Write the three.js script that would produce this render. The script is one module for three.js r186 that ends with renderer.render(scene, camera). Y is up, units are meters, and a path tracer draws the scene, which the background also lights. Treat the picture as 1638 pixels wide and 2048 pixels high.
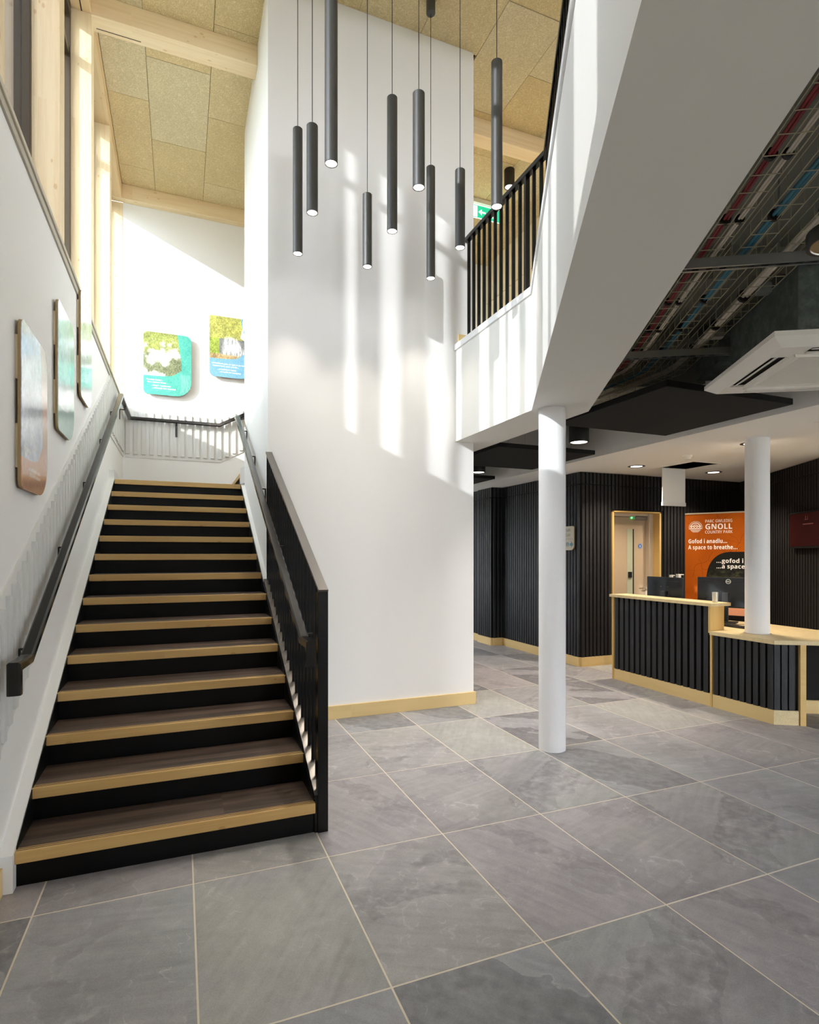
import * as THREE from 'three';
import { RoundedBoxGeometry } from 'three/addons/geometries/RoundedBoxGeometry.js';
import { mergeGeometries } from 'three/addons/utils/BufferGeometryUtils.js';
import { RectAreaLightUniformsLib } from 'three/addons/lights/RectAreaLightUniformsLib.js';

// ------------------------------------------------------------------ camera, sky, sun, exposure
// X runs right along the stair treads, y is up, D (= -z) runs up the stair away from the camera.
const scene = new THREE.Scene();
const F = 1138.14, EYE = 1.448, YAW = 21.87 * Math.PI / 180;
const camera = new THREE.PerspectiveCamera(2 * Math.atan(1024 / F) * 180 / Math.PI, 1638 / 2048, 0.05, 200);
camera.position.set(0, EYE, 0);
camera.rotation.set(0, -YAW, 0);
camera.setViewOffset(1638, 2048, 0, -85, 1638, 2048);      // rising-front lens shift
camera.updateProjectionMatrix();
const renderer = new THREE.WebGLRenderer({ antialias: true });
renderer.toneMapping = THREE.LinearToneMapping;
renderer.toneMappingExposure = 2.4;
renderer.shadowMap.enabled = true;
RectAreaLightUniformsLib.init();
scene.background = new THREE.Color(0.88, 0.93, 1.0);
scene.backgroundIntensity = 5.0;
const sun = new THREE.DirectionalLight(new THREE.Color(1.0, 0.95, 0.9), 3.6);
const SUNV = new THREE.Vector3(2.0, -0.86, -1.0);          // direction the light travels
sun.position.set(2, 3, -4).addScaledVector(SUNV, -14);
sun.target.position.set(2, 3, -4);
sun.castShadow = true;
Object.assign(sun.shadow.camera, { left: -12, right: 12, top: 12, bottom: -12, near: 0.5, far: 50 });
sun.shadow.mapSize.set(4096, 4096);
sun.shadow.bias = -0.0005;
scene.add(sun, sun.target);

// ------------------------------------------------------------------ helpers
let seed = 12345;
const rnd = () => { seed = (seed * 1664525 + 1013904223) >>> 0; return seed / 4294967296; };
const rr = (a, b) => a + (b - a) * rnd();
const V3 = (x, y, d) => new THREE.Vector3(x, y, -d);
const names = new Map();
function numbered(n) { const k = names.get(n) || 0; names.set(n, k + 1); return k ? n + '_' + String(k).padStart(3, '0') : n; }
const originOf = new WeakMap();
function shade(o) { o.castShadow = true; o.receiveShadow = true; return o; }
// top-level thing: a Group at the base (X, y, D); parts may be given in room coordinates
function thing(name, label, category, [x, y, d] = [0, 0, 0], group, turn = 0) {
  const o = new THREE.Group(); o.name = numbered(name); scene.add(o);
  o.position.set(x, y, -d); o.rotation.y = turn;
  o.userData = { label, category };
  if (group) o.userData.group = group;
  originOf.set(o, turn ? new THREE.Vector3() : new THREE.Vector3(x, y, -d));
  return o;
}
function struct(name) { const o = new THREE.Group(); o.name = numbered(name); o.userData.kind = 'structure'; scene.add(o); originOf.set(o, new THREE.Vector3()); return o; }
function part(name, geo, mat, parent, label) {
  const g = originOf.get(parent) || new THREE.Vector3();
  const m = shade(new THREE.Mesh(g.lengthSq() ? geo.clone().translate(-g.x, -g.y, -g.z) : geo, mat));
  m.name = name; parent.add(m);
  if (label) m.userData.label = label;
  originOf.set(m, g);                                       // sub-parts are given in the same frame as their part
  return m;
}
function structMesh(name, geo, mat) { const m = shade(new THREE.Mesh(geo, mat)); m.name = numbered(name); m.userData.kind = 'structure'; scene.add(m); originOf.set(m, new THREE.Vector3()); return m; }
function oneMesh(name, geo, mat, label, category, group) {
  geo.computeBoundingBox(); const b = geo.boundingBox, c = new THREE.Vector3((b.min.x + b.max.x) / 2, b.min.y, (b.min.z + b.max.z) / 2);
  const m = shade(new THREE.Mesh(geo.translate(-c.x, -c.y, -c.z), mat)); m.name = numbered(name); m.position.copy(c); m.userData = { label, category };
  if (group) m.userData.group = group;
  scene.add(m); return m;
}
// uv in metres, u along the grain axis
function uvm(g, grain = 'y', off = [0, 0]) {
  const p = g.attributes.position, n = g.attributes.normal, uv = new Float32Array(p.count * 2), gi = 'xyz'.indexOf(grain);
  for (let i = 0; i < p.count; i++) {
    const P = [p.getX(i), p.getY(i), p.getZ(i)], N = [Math.abs(n.getX(i)), Math.abs(n.getY(i)), Math.abs(n.getZ(i))];
    const dom = N[0] > N[1] ? (N[0] > N[2] ? 0 : 2) : (N[1] > N[2] ? 1 : 2), rest = [0, 1, 2].filter((k) => k !== dom);
    let a, b;
    if (dom === gi) [a, b] = rest; else { a = gi; b = rest.find((k) => k !== gi); }
    uv[2 * i] = P[a] + off[0]; uv[2 * i + 1] = P[b] + off[1];
  }
  g.setAttribute('uv', new THREE.BufferAttribute(uv, 2));
  return g;
}
// box from room extents
function box(x0, x1, y0, y1, d0, d1, r = 0, grain = 'y', off) {
  const w = Math.abs(x1 - x0), h = Math.abs(y1 - y0), d = Math.abs(d1 - d0);
  const g = r ? new RoundedBoxGeometry(w, h, d, 1, Math.min(r, w / 2.1, h / 2.1, d / 2.1)) : new THREE.BoxGeometry(w, h, d);
  g.translate((x0 + x1) / 2, (y0 + y1) / 2, -(d0 + d1) / 2);
  return uvm(g, grain, off || [rr(0, 3), rr(0, 3)]);
}
function lbox(w, h, d, r = 0, grain = 'y') { const g = r ? new RoundedBoxGeometry(w, h, d, 1, Math.min(r, w / 2.1, h / 2.1, d / 2.1)) : new THREE.BoxGeometry(w, h, d); return uvm(g, grain, [rr(0, 3), rr(0, 3)]); }
// prism: polygon of (X, D) points between two heights
function prismXD(pts, y0, y1, grain = 'z') {
  const s = new THREE.Shape(pts.map(([x, d]) => new THREE.Vector2(x, d)));
  const g = new THREE.ExtrudeGeometry(s, { depth: y1 - y0, bevelEnabled: false });
  g.rotateX(-Math.PI / 2); g.translate(0, y0, 0);
  return uvm(g, grain);
}
// prism: polygon of (D, Y) points between two X
function prismDY(pts, x0, x1, grain = 'z') {
  const s = new THREE.Shape(pts.map(([d, y]) => new THREE.Vector2(d, y)));
  const g = new THREE.ExtrudeGeometry(s, { depth: x1 - x0, bevelEnabled: false });
  g.rotateY(Math.PI / 2);                                   // local x -> -z (= +D), local z -> +x
  g.translate(x0, 0, 0);
  return uvm(g, grain);
}
function prismXY(pts, d0, d1, grain = 'x') {               // polygon of (X, Y), from D = d1 (far) to d0 (near)
  const s = new THREE.Shape(pts.map(([x, y]) => new THREE.Vector2(x, y)));
  const g = new THREE.ExtrudeGeometry(s, { depth: d1 - d0, bevelEnabled: false });
  g.translate(0, 0, -d1);
  return uvm(g, grain);
}
function cyl(x, y0, y1, d, r, seg = 32, r2) { const g = new THREE.CylinderGeometry(r2 ?? r, r, y1 - y0, seg); g.translate(x, (y0 + y1) / 2, -d); return g; }
function rod(a, b, r, seg = 8) {
  const v = b.clone().sub(a), g = new THREE.CylinderGeometry(r, r, v.length(), seg);
  g.applyQuaternion(new THREE.Quaternion().setFromUnitVectors(new THREE.Vector3(0, 1, 0), v.clone().normalize()));
  return g.translate((a.x + b.x) / 2, (a.y + b.y) / 2, (a.z + b.z) / 2);
}
// a rectangular bar w (across, horizontal) by h swept along a polyline with mitred corners
function sweepBar(pts, w, h, ch = 0.006) {
  const prof = [[-w / 2 + ch, -h / 2], [w / 2 - ch, -h / 2], [w / 2, -h / 2 + ch], [w / 2, h / 2 - ch], [w / 2 - ch, h / 2], [-w / 2 + ch, h / 2], [-w / 2, h / 2 - ch], [-w / 2, -h / 2 + ch]];
  const up = new THREE.Vector3(0, 1, 0), rings = [];
  let side = null;
  for (let i = 0; i + 1 < pts.length && !side; i++) { const f = new THREE.Vector3().crossVectors(pts[i + 1].clone().sub(pts[i]).normalize(), up); if (f.length() > 0.05) side = f.normalize(); }
  for (let i = 0; i < pts.length; i++) {
    const t0 = i ? pts[i].clone().sub(pts[i - 1]).normalize() : null, t1 = i < pts.length - 1 ? pts[i + 1].clone().sub(pts[i]).normalize() : null;
    const a = t0 || t1, b = t1 || t0, dir = t1 || t0;
    const flat = new THREE.Vector3().crossVectors(dir, up);
    if (flat.length() > 0.05) side = flat.normalize();
    const sa = (() => { const f = new THREE.Vector3().crossVectors(a, up); return f.length() > 0.05 ? f.normalize() : side; })();
    const ua = new THREE.Vector3().crossVectors(sa, a).normalize(), nrm = a.clone().add(b).normalize();
    rings.push(prof.map(([u, v]) => {
      const q = sa.clone().multiplyScalar(u).addScaledVector(ua, v);   // in the plane square to a; slide along a onto the mitre plane
      return q.addScaledVector(a, -q.dot(nrm) / a.dot(nrm)).add(pts[i]);
    }));
  }
  const pos = [], quad = (p, q, r, s) => { for (const k of [p, q, r, p, r, s]) pos.push(k.x, k.y, k.z); };
  const n = prof.length;
  for (let i = 0; i + 1 < rings.length; i++) for (let k = 0; k < n; k++) quad(rings[i][k], rings[i + 1][k], rings[i + 1][(k + 1) % n], rings[i][(k + 1) % n]);
  for (const [R, rev] of [[rings[0], 0], [rings[rings.length - 1], 1]]) for (let k = 1; k + 1 < n; k++) for (const q of rev ? [R[0], R[k + 1], R[k]] : [R[0], R[k], R[k + 1]]) pos.push(q.x, q.y, q.z);
  const g = new THREE.BufferGeometry(); g.setAttribute('position', new THREE.Float32BufferAttribute(pos, 3)); g.computeVertexNormals();
  return uvm(g, 'z');
}
function roundShape(w, h, [tl, tr, br, bl]) {
  const s = new THREE.Shape();
  s.moveTo(bl, 0); s.lineTo(w - br, 0); s.absarc(w - br, br, br, -Math.PI / 2, 0, false); s.lineTo(w, h - tr); s.absarc(w - tr, h - tr, tr, 0, Math.PI / 2, false);
  s.lineTo(tl, h); s.absarc(tl, h - tl, tl, Math.PI / 2, Math.PI, false); s.lineTo(0, bl); s.absarc(bl, bl, bl, Math.PI, Math.PI * 1.5, false);
  return s;
}
function fit01(g, w, h) { const p = g.attributes.position, uv = new Float32Array(p.count * 2); for (let i = 0; i < p.count; i++) { uv[2 * i] = p.getX(i) / w; uv[2 * i + 1] = p.getY(i) / h; } g.setAttribute('uv', new THREE.BufferAttribute(uv, 2)); return g; }

// ------------------------------------------------------------------ noise and textures
function vnoise(sd) {
  const T = new Float32Array(65536); let s = sd * 7919 + 17; for (let i = 0; i < 65536; i++) { s = (s * 1664525 + 1013904223) >>> 0; T[i] = s / 4294967296; }
  const n2 = (x, y) => { const X = Math.floor(x), Y = Math.floor(y), a = x - X, b = y - Y, u = a * a * (3 - 2 * a), v = b * b * (3 - 2 * b), h = (i, j) => T[((i & 255) << 8) | (j & 255)]; return (h(X, Y) * (1 - u) + h(X + 1, Y) * u) * (1 - v) + (h(X, Y + 1) * (1 - u) + h(X + 1, Y + 1) * u) * v; };
  const fbm = (x, y, o = 4) => { let s2 = 0, a = 0.5, t = 0; for (let i = 0; i < o; i++) { s2 += a * n2(x, y); t += a; a *= 0.5; x = x * 2.03 + 11.3; y = y * 2.03 + 5.7; } return s2 / t; };
  return { n2, fbm };
}
const clamp = (v, a = 0, b = 1) => Math.min(b, Math.max(a, v)), sm = (a, b, x) => { const t = clamp((x - a) / (b - a)); return t * t * (3 - 2 * t); }, mix = (a, b, t) => a + (b - a) * t;
function dataTex(w, h, f, srgb = true) {                    // f(u, v) -> [r, g, b] in 0..255
  const d = new Uint8Array(w * h * 4);
  for (let y = 0, o = 0; y < h; y++) for (let x = 0; x < w; x++, o += 4) { const c = f((x + 0.5) / w, (y + 0.5) / h); d[o] = clamp(c[0], 0, 255); d[o + 1] = clamp(c[1], 0, 255); d[o + 2] = clamp(c[2], 0, 255); d[o + 3] = 255; }
  const t = new THREE.DataTexture(d, w, h); t.magFilter = THREE.LinearFilter; t.minFilter = THREE.LinearMipmapLinearFilter; t.generateMipmaps = true; t.wrapS = t.wrapT = THREE.RepeatWrapping;
  if (srgb) t.colorSpace = THREE.SRGBColorSpace; t.needsUpdate = true; return t;
}
function canvasTex(w, h, draw) {
  const c = document.createElement('canvas'); c.width = w; c.height = h; const x = c.getContext('2d'); draw(x, w, h);
  const t = new THREE.CanvasTexture(c); t.colorSpace = THREE.SRGBColorSpace; t.anisotropy = 8; return t;
}
const rep = (t, lu, lv) => { t.repeat.set(1 / lu, 1 / lv); return t; };
const STD = (o) => new THREE.MeshStandardMaterial(o), PHY = (o) => new THREE.MeshPhysicalMaterial(o);

// wood: u along the grain (tile is lu metres long, lv wide)
function woodTex(sd, base, dark, lu, lv, { rings = 26, knots = 0, streak = 1, lam = 0 } = {}) {
  const N = vnoise(sd), K = []; let s = sd * 31 + 7; const r = () => { s = (s * 1664525 + 1013904223) >>> 0; return s / 4294967296; };
  for (let i = 0; i < knots; i++) K.push([r() * lu, r() * lv, 0.005 + r() * 0.009]);
  return rep(dataTex(1024, 512, (u, v) => {
    const x = u * lu, y = v * lv, cell = lam ? Math.floor(y / lam) : 0;
    let wob = 0, dk = 0;
    for (const [kx, ky, kr] of K) { const dx = (x - kx) * 0.55, dy = y - ky, q = Math.hypot(dx, dy); wob += kr * 1.2 * Math.exp(-q * q / (kr * kr * 9)); dk = Math.max(dk, 1 - sm(kr * 0.5, kr, q)); }
    const g = N.fbm(x * 1.2 + cell * 9.1, (y + wob) * rings + cell * 3.3, 4), f = N.fbm(x * 6, y * 260, 3), big = N.fbm(x * 1.1 + cell * 5, y * 3 + cell * 8, 2);
    let t = clamp((g - 0.35) * 1.6 * streak * 0.55 + (f - 0.5) * 0.35 + (big - 0.5) * 0.3 + dk * 0.75);
    const e = lam ? sm(0, 0.0022, Math.min(y - cell * lam, (cell + 1) * lam - y)) : 1;
    t = mix(clamp(t + 0.25), t, e);
    return [0, 1, 2].map((c) => mix(base[c], dark[c], t));
  }), lu, lv);
}
const T = {};
T.spruce = woodTex(3, [244, 223, 185], [222, 187, 138], 2.2, 0.9, { knots: 26, rings: 30, lam: 0.15 });
T.maple = woodTex(5, [224, 196, 138], [203, 170, 106], 1.6, 0.6, { rings: 10, streak: 0.8 });
T.nosing = woodTex(6, [202, 166, 104], [172, 132, 74], 1.4, 0.4, { rings: 9, streak: 1.2, knots: 6 });
T.tread = woodTex(8, [92, 74, 62], [36, 28, 24], 1.5, 0.5, { rings: 30, streak: 2.1, knots: 5 });
T.oak = woodTex(9, [216, 182, 114], [196, 156, 84], 1.2, 0.4, { rings: 40, streak: 0.8 });
T.ply = woodTex(10, [240, 226, 192], [222, 202, 160], 2.4, 0.8, { rings: 8, streak: 0.7 });
{
  const N = vnoise(21);
  const strand = (x, y) => { let m = 0; for (const [a, k] of [[0.3, 0], [1.35, 40], [2.2, 80], [0.85, 120]]) { const c = Math.cos(a), s = Math.sin(a), w = (N.n2(x * 30 + k, y * 30) - 0.5) * 0.014; const q = N.n2((c * x + s * y) * 90 + k, (-s * x + c * y + w) * 480 + k); m = Math.max(m, q * (0.75 + 0.25 * N.n2(x * 60 + k, y * 60))); } return m; };
  const S = 1024, Hh = new Float32Array(S * S);
  for (let j = 0; j < S; j++) for (let i = 0; i < S; i++) Hh[j * S + i] = strand(i / S * 0.8, j / S * 0.8);
  const at = (u, v) => Hh[Math.min(S - 1, v * S | 0) * S + Math.min(S - 1, u * S | 0)];
  T.wool = rep(dataTex(S, S, (u, v) => { const h = at(u, v), b = N.fbm(u * 4, v * 4, 3), t = sm(0.5, 0.92, h); return [mix(216, 252, t) + (b - 0.5) * 10, mix(198, 238, t) + (b - 0.5) * 10, mix(156, 204, t) + (b - 0.5) * 8]; }), 0.8, 0.8);
  T.woolBump = rep(dataTex(S, S, (u, v) => { const h = 255 * sm(0.4, 0.95, at(u, v)); return [h, h, h]; }, false), 0.8, 0.8);
}
{
  const N = vnoise(33);
  T.plaster = rep(dataTex(512, 512, (u, v) => { const h = 120 + 90 * (N.fbm(u * 60, v * 60, 4) - 0.5) + 70 * (N.fbm(u * 9, v * 9, 3) - 0.5); return [h, h, h]; }, false), 1.3, 1.3);
  T.grain = rep(dataTex(512, 512, (u, v) => { const h = 128 + 150 * (N.n2(u * 250, v * 250) - 0.5) + 60 * (N.fbm(u * 40, v * 40, 3) - 0.5); return [h, h, h]; }, false), 0.5, 0.5);
  T.char = rep(dataTex(512, 512, (u, v) => { const b = N.fbm(u * 5, v * 60, 3), f = N.n2(u * 200, v * 250), t = clamp((b - 0.3) * 1.1 + (f - 0.5) * 0.35); return [mix(26, 54, t), mix(28, 56, t), mix(32, 62, t)]; }), 1.1, 0.5);
  T.speck = rep(dataTex(512, 512, (u, v) => { const f = N.n2(u * 240, v * 240), b = N.fbm(u * 8, v * 8, 3); return [216 + (f - 0.5) * 46 + (b - 0.5) * 16, 196 + (f - 0.5) * 48 + (b - 0.5) * 16, 150 + (f - 0.5) * 50 + (b - 0.5) * 16]; }), 0.35, 0.35);
  T.galv = rep(dataTex(512, 512, (u, v) => { const b = N.fbm(u * 14, v * 14, 4), f = N.n2(u * 60, v * 60); const q = 118 + (b - 0.5) * 60 + (f - 0.5) * 18; return [q - 4, q + 3, q + 2]; }), 0.6, 0.6);
  T.mud = rep(dataTex(512, 512, (u, v) => { const b = N.fbm(u * 6, v * 6, 5); return [110 + 50 * (b - 0.5), 112 + 50 * (b - 0.5), 100 + 40 * (b - 0.5)]; }), 3, 3);
}
// slate tiles: cleft layers with jagged rims, pale veins, fine grain
const SLATE = [];
function slate(sd, tone, tint, ang, cut, cut2, vein, dk = 0.94) {
  const N = vnoise(sd), ca = Math.cos(ang), sa = Math.sin(ang), W = 704, H = 1024;
  const map = new Uint8Array(W * H * 4), bmp = new Uint8Array(W * H * 4);
  for (let j = 0, o = 0; j < H; j++) for (let i = 0; i < W; i++, o += 4) {
    const x = i / W * 0.6, y = j / H * 0.88, p = ca * x - sa * y, q = sa * x + ca * y;
    const mid0 = N.fbm(x * 34, y * 34, 4), wx = N.fbm(x * 6, y * 6, 4) - 0.5, wy = N.fbm(x * 6 + 40, y * 6 + 9, 4) - 0.5;
    const L = N.fbm(p * 1.1 + wx * 0.35, q * 3.6 + wy * 0.6, 3) + (mid0 - 0.5) * 0.035, M = N.fbm(p * 2.0 + 70 + wy * 0.4, q * 1.2 + 31 + wx * 0.4, 3) + (mid0 - 0.5) * 0.03;
    const fine = N.n2(x * 420, y * 420), mid = N.fbm(x * 26, y * 26, 4), soft = N.fbm(x * 2.6 + 3, y * 2.6, 3), brush = N.fbm(p * 5, q * 42, 4);
    const a = sm(cut, cut + 0.016, L), b = sm(cut2, cut2 + 0.012, M);
    const rim = Math.exp(-Math.pow((L - cut - 0.006) / 0.006, 2)) * sm(0.5, 0.64, mid) + Math.exp(-Math.pow((M - cut2) / 0.005, 2)) * 0.7 * sm(0.46, 0.6, mid);
    const vn = vein * Math.exp(-Math.pow((N.fbm(p * 2.1 + 9 + wx * 0.8, q * 1.3 + wy * 0.6, 4) - 0.5) / 0.004, 2)) * sm(0.42, 0.6, mid);
    let k = tone * 1.17 * (1 + (soft - 0.5) * 0.16 + (brush - 0.5) * 0.12 + (mid - 0.5) * 0.1 + (fine - 0.5) * 0.1);
    k *= mix(1, dk + (mid - 0.5) * 0.16, a) * mix(1, 0.955, b);
    k += (rim * 13 + vn * 20);
    const pt = mix(0, 1, sm(0.42, 0.62, M)), w = [mix(tint[0], 2.5, pt * 0.6), mix(tint[1], -1.5, pt * 0.6), mix(tint[2], 2.5, pt * 0.6)];
    map[o] = clamp(k + w[0], 0, 255); map[o + 1] = clamp(k + w[1], 0, 255); map[o + 2] = clamp(k + w[2], 0, 255); map[o + 3] = 255;
    const h = 150 + (mid - 0.5) * 70 + (fine - 0.5) * 30 - a * 45 - b * 25 + (brush - 0.5) * 40; bmp[o] = bmp[o + 1] = bmp[o + 2] = clamp(h, 0, 255); bmp[o + 3] = 255;
  }
  const mk = (d, srgb) => { const t = new THREE.DataTexture(d, W, H); t.magFilter = THREE.LinearFilter; t.minFilter = THREE.LinearMipmapLinearFilter; t.generateMipmaps = true; if (srgb) t.colorSpace = THREE.SRGBColorSpace; t.wrapS = t.wrapT = THREE.ClampToEdgeWrapping; t.needsUpdate = true; return t; };
  return STD({ map: mk(map, true), bumpMap: mk(bmp, false), bumpScale: 0.0016, roughness: 0.5 });
}
[[41, 137, [3, 1, -2], 0.5, 0.66, 0.63, 0.7], [42, 136, [0, 1, 0], -0.6, 0.60, 0.6, 0.9], [43, 137, [4, -1, 1], 1.1, 0.69, 0.58, 0.6], [44, 134, [-2, 1, 2], 0.2, 0.62, 0.66, 1], [45, 137, [2, 2, -2], -1.0, 0.72, 0.64, 0.5],
  [46, 133, [-1, 0, 3], 0.8, 0.585, 0.62, 0.8, 0.84], [47, 136, [3, 0, 0], -0.3, 0.64, 0.64, 1], [48, 131, [0, 0, 4], 0.6, 0.42, 0.6, 1, 0.8]].forEach((a) => SLATE.push(slate(...a)));

const M = {
  white: STD({ color: 0xf1f0ee, roughness: 0.75, bumpMap: T.plaster, bumpScale: 0.0006 }),
  whiteGloss: STD({ color: 0xe9e9e8, roughness: 0.42, bumpMap: T.plaster, bumpScale: 0.0003 }),
  soffit: STD({ color: 0xdedcd6, roughness: 0.8, bumpMap: T.plaster, bumpScale: 0.0004 }),
  column: STD({ color: 0xededee, roughness: 0.55, bumpMap: T.grain, bumpScale: 0.0007 }),
  slatWhite: STD({ color: 0xdad9d6, roughness: 0.55 }),
  boardWhite: STD({ color: 0xe4e3e0, roughness: 0.6 }),
  spruce: STD({ map: T.spruce, roughness: 0.6 }),
  spruceEnd: STD({ map: T.spruce, color: 0xf2e8da, roughness: 0.65 }),
  maple: STD({ map: T.maple, roughness: 0.5 }),
  nosing: STD({ map: T.nosing, roughness: 0.45 }),
  groove: STD({ color: 0x3a2c1a, roughness: 0.8 }),
  tread: STD({ map: T.tread, roughness: 0.5, bumpMap: T.grain, bumpScale: 0.0006 }),
  riser: PHY({ color: 0x060606, roughness: 0.42, specularIntensity: 0.4 }),
  oak: STD({ map: T.oak, roughness: 0.45 }),
  ply: STD({ map: T.ply, roughness: 0.6 }),
  speck: STD({ map: T.speck, roughness: 0.5 }),
  railTop: STD({ color: 0x66625d, roughness: 0.26, metalness: 0.8 }),
  rail: STD({ color: 0x2e2c2a, roughness: 0.24, metalness: 0.65, bumpMap: T.grain, bumpScale: 0.0002 }),
  black: STD({ color: 0x101011, roughness: 0.36, metalness: 0.0 }),
  blackSteel: PHY({ color: 0x080808, roughness: 0.25, specularIntensity: 0.75, bumpMap: T.grain, bumpScale: 0.0002 }),
  pendant: PHY({ color: 0x525250, roughness: 0.42, metalness: 0.6, bumpMap: T.grain, bumpScale: 0.0003 }),
  cable: STD({ color: 0x121212, roughness: 0.6 }),
  char: STD({ map: T.char, roughness: 0.6, bumpMap: T.grain, bumpScale: 0.0008 }),
  charDark: STD({ color: 0x0c0c0d, roughness: 0.85 }),
  charBrown: STD({ map: T.char, color: 0xd0bfb4, roughness: 0.68, bumpMap: T.grain, bumpScale: 0.0006 }),
  raft: STD({ color: 0x0b0b0b, roughness: 0.95 }),
  wool: [0xffffff, 0xfff7e8, 0xfbf4e4, 0xfffaf0].map((c) => STD({ map: T.wool, color: c, roughness: 0.95, bumpMap: T.woolBump, bumpScale: 0.003 })),
  grout: STD({ color: 0xe4dac6, roughness: 0.9 }),
  slab: STD({ color: 0x84827f, roughness: 0.6 }),
  deck: STD({ color: 0x77766c, roughness: 0.8, bumpMap: T.plaster, bumpScale: 0.001 }),
  galv: STD({ map: T.galv, color: 0xe2e8e4, roughness: 0.45, metalness: 0.35 }),
  zinc: STD({ color: 0x9a9d9c, roughness: 0.4, metalness: 0.8 }),
  wire: STD({ color: 0xb0a98e, roughness: 0.4, metalness: 0.7 }),
  red: STD({ color: 0x7c1420, roughness: 0.5 }), blue: STD({ color: 0x2f7288, roughness: 0.5 }), cream: STD({ color: 0xcdc3b4, roughness: 0.6 }), strap: STD({ color: 0x0b0b0b, roughness: 0.6 }),
  frame: STD({ color: 0x4a3f30, roughness: 0.45, metalness: 0.3 }), frameLight: STD({ color: 0xb6ad9a, roughness: 0.5 }), reveal: STD({ color: 0xcfc6b2, roughness: 0.7 }),
  clearGlass: PHY({ color: 0xeaeeee, roughness: 0.0, transmission: 1, thickness: 0, ior: 1.45 }),
  glass: PHY({ color: 0xffffff, roughness: 0.0, transmission: 1, thickness: 0, ior: 1.45, specularIntensity: 0.7 }),
  tinted: PHY({ color: 0xd4d8dc, roughness: 0.0, transmission: 1, thickness: 0, ior: 1.45 }),
  darkGlass: PHY({ color: 0x14181c, roughness: 0.06, specularIntensity: 1 }),
  acWhite: STD({ color: 0xeeebe4, roughness: 0.5 }), acGrey: STD({ color: 0x8c887e, roughness: 0.6 }), acDark: STD({ color: 0x2b2925, roughness: 0.7 }),
  chrome: STD({ color: 0xcfcac0, roughness: 0.22, metalness: 0.95 }),
  door: STD({ color: 0xbda98e, roughness: 0.55 }), visionPane: PHY({ color: 0xb9bfa6, roughness: 0.25 }), doorFrame: STD({ color: 0xc9bca6, roughness: 0.5 }),
  monitor: PHY({ color: 0x3c4044, roughness: 0.26, metalness: 0.75 }),
  plastic: STD({ color: 0x151515, roughness: 0.5 }), plasticWhite: STD({ color: 0xe8e6e0, roughness: 0.5 }),
  ground: STD({ map: T.mud, roughness: 0.95 }), wing: STD({ color: 0x4a4038, roughness: 0.9 }), render: STD({ color: 0xdcd8d0, roughness: 0.9 }), fin: STD({ map: T.spruce, color: 0xb8a68c, roughness: 0.8 }),
  plyEdge: STD({ color: 0x9c8158, roughness: 0.7 }),
  lampWarm: STD({ color: 0xffffff, emissive: new THREE.Color(1.0, 0.93, 0.85), emissiveIntensity: 6 }),
  lampDim: STD({ color: 0xf4ece2, emissive: new THREE.Color(1.0, 0.93, 0.86), emissiveIntensity: 1.6, roughness: 0.6 }),
};

// ------------------------------------------------------------------ main dimensions
const XW = -0.72, CEIL = 6.32, XT0 = 0.68, XT1 = 2.637, DT0 = 4.9, DT1 = 6.81, DF = 8.45, RIS = 0.16137, GO = 0.3032, S0 = 2.91, PITCH = RIS / GO, LAND = 14 * RIS, UP = 3.39;
const nose = (d) => RIS + (d - S0) * PITCH;                 // height of the nosing line
const UDIR = [0.503, 0.864], VDIR = [0.864, -0.503];        // the diagonal of the upper floor edge, and across it
const B0 = [2.44, 3.62], BE = [2.44 - 6.28 * 0.503, 3.62 - 6.28 * 0.864];
const RCEIL = 2.518, XB = 4.225;
const RW0 = [7.69, 6.0], RW1 = [6.4, 3.87];                 // diagonal dark wall on the right

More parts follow.
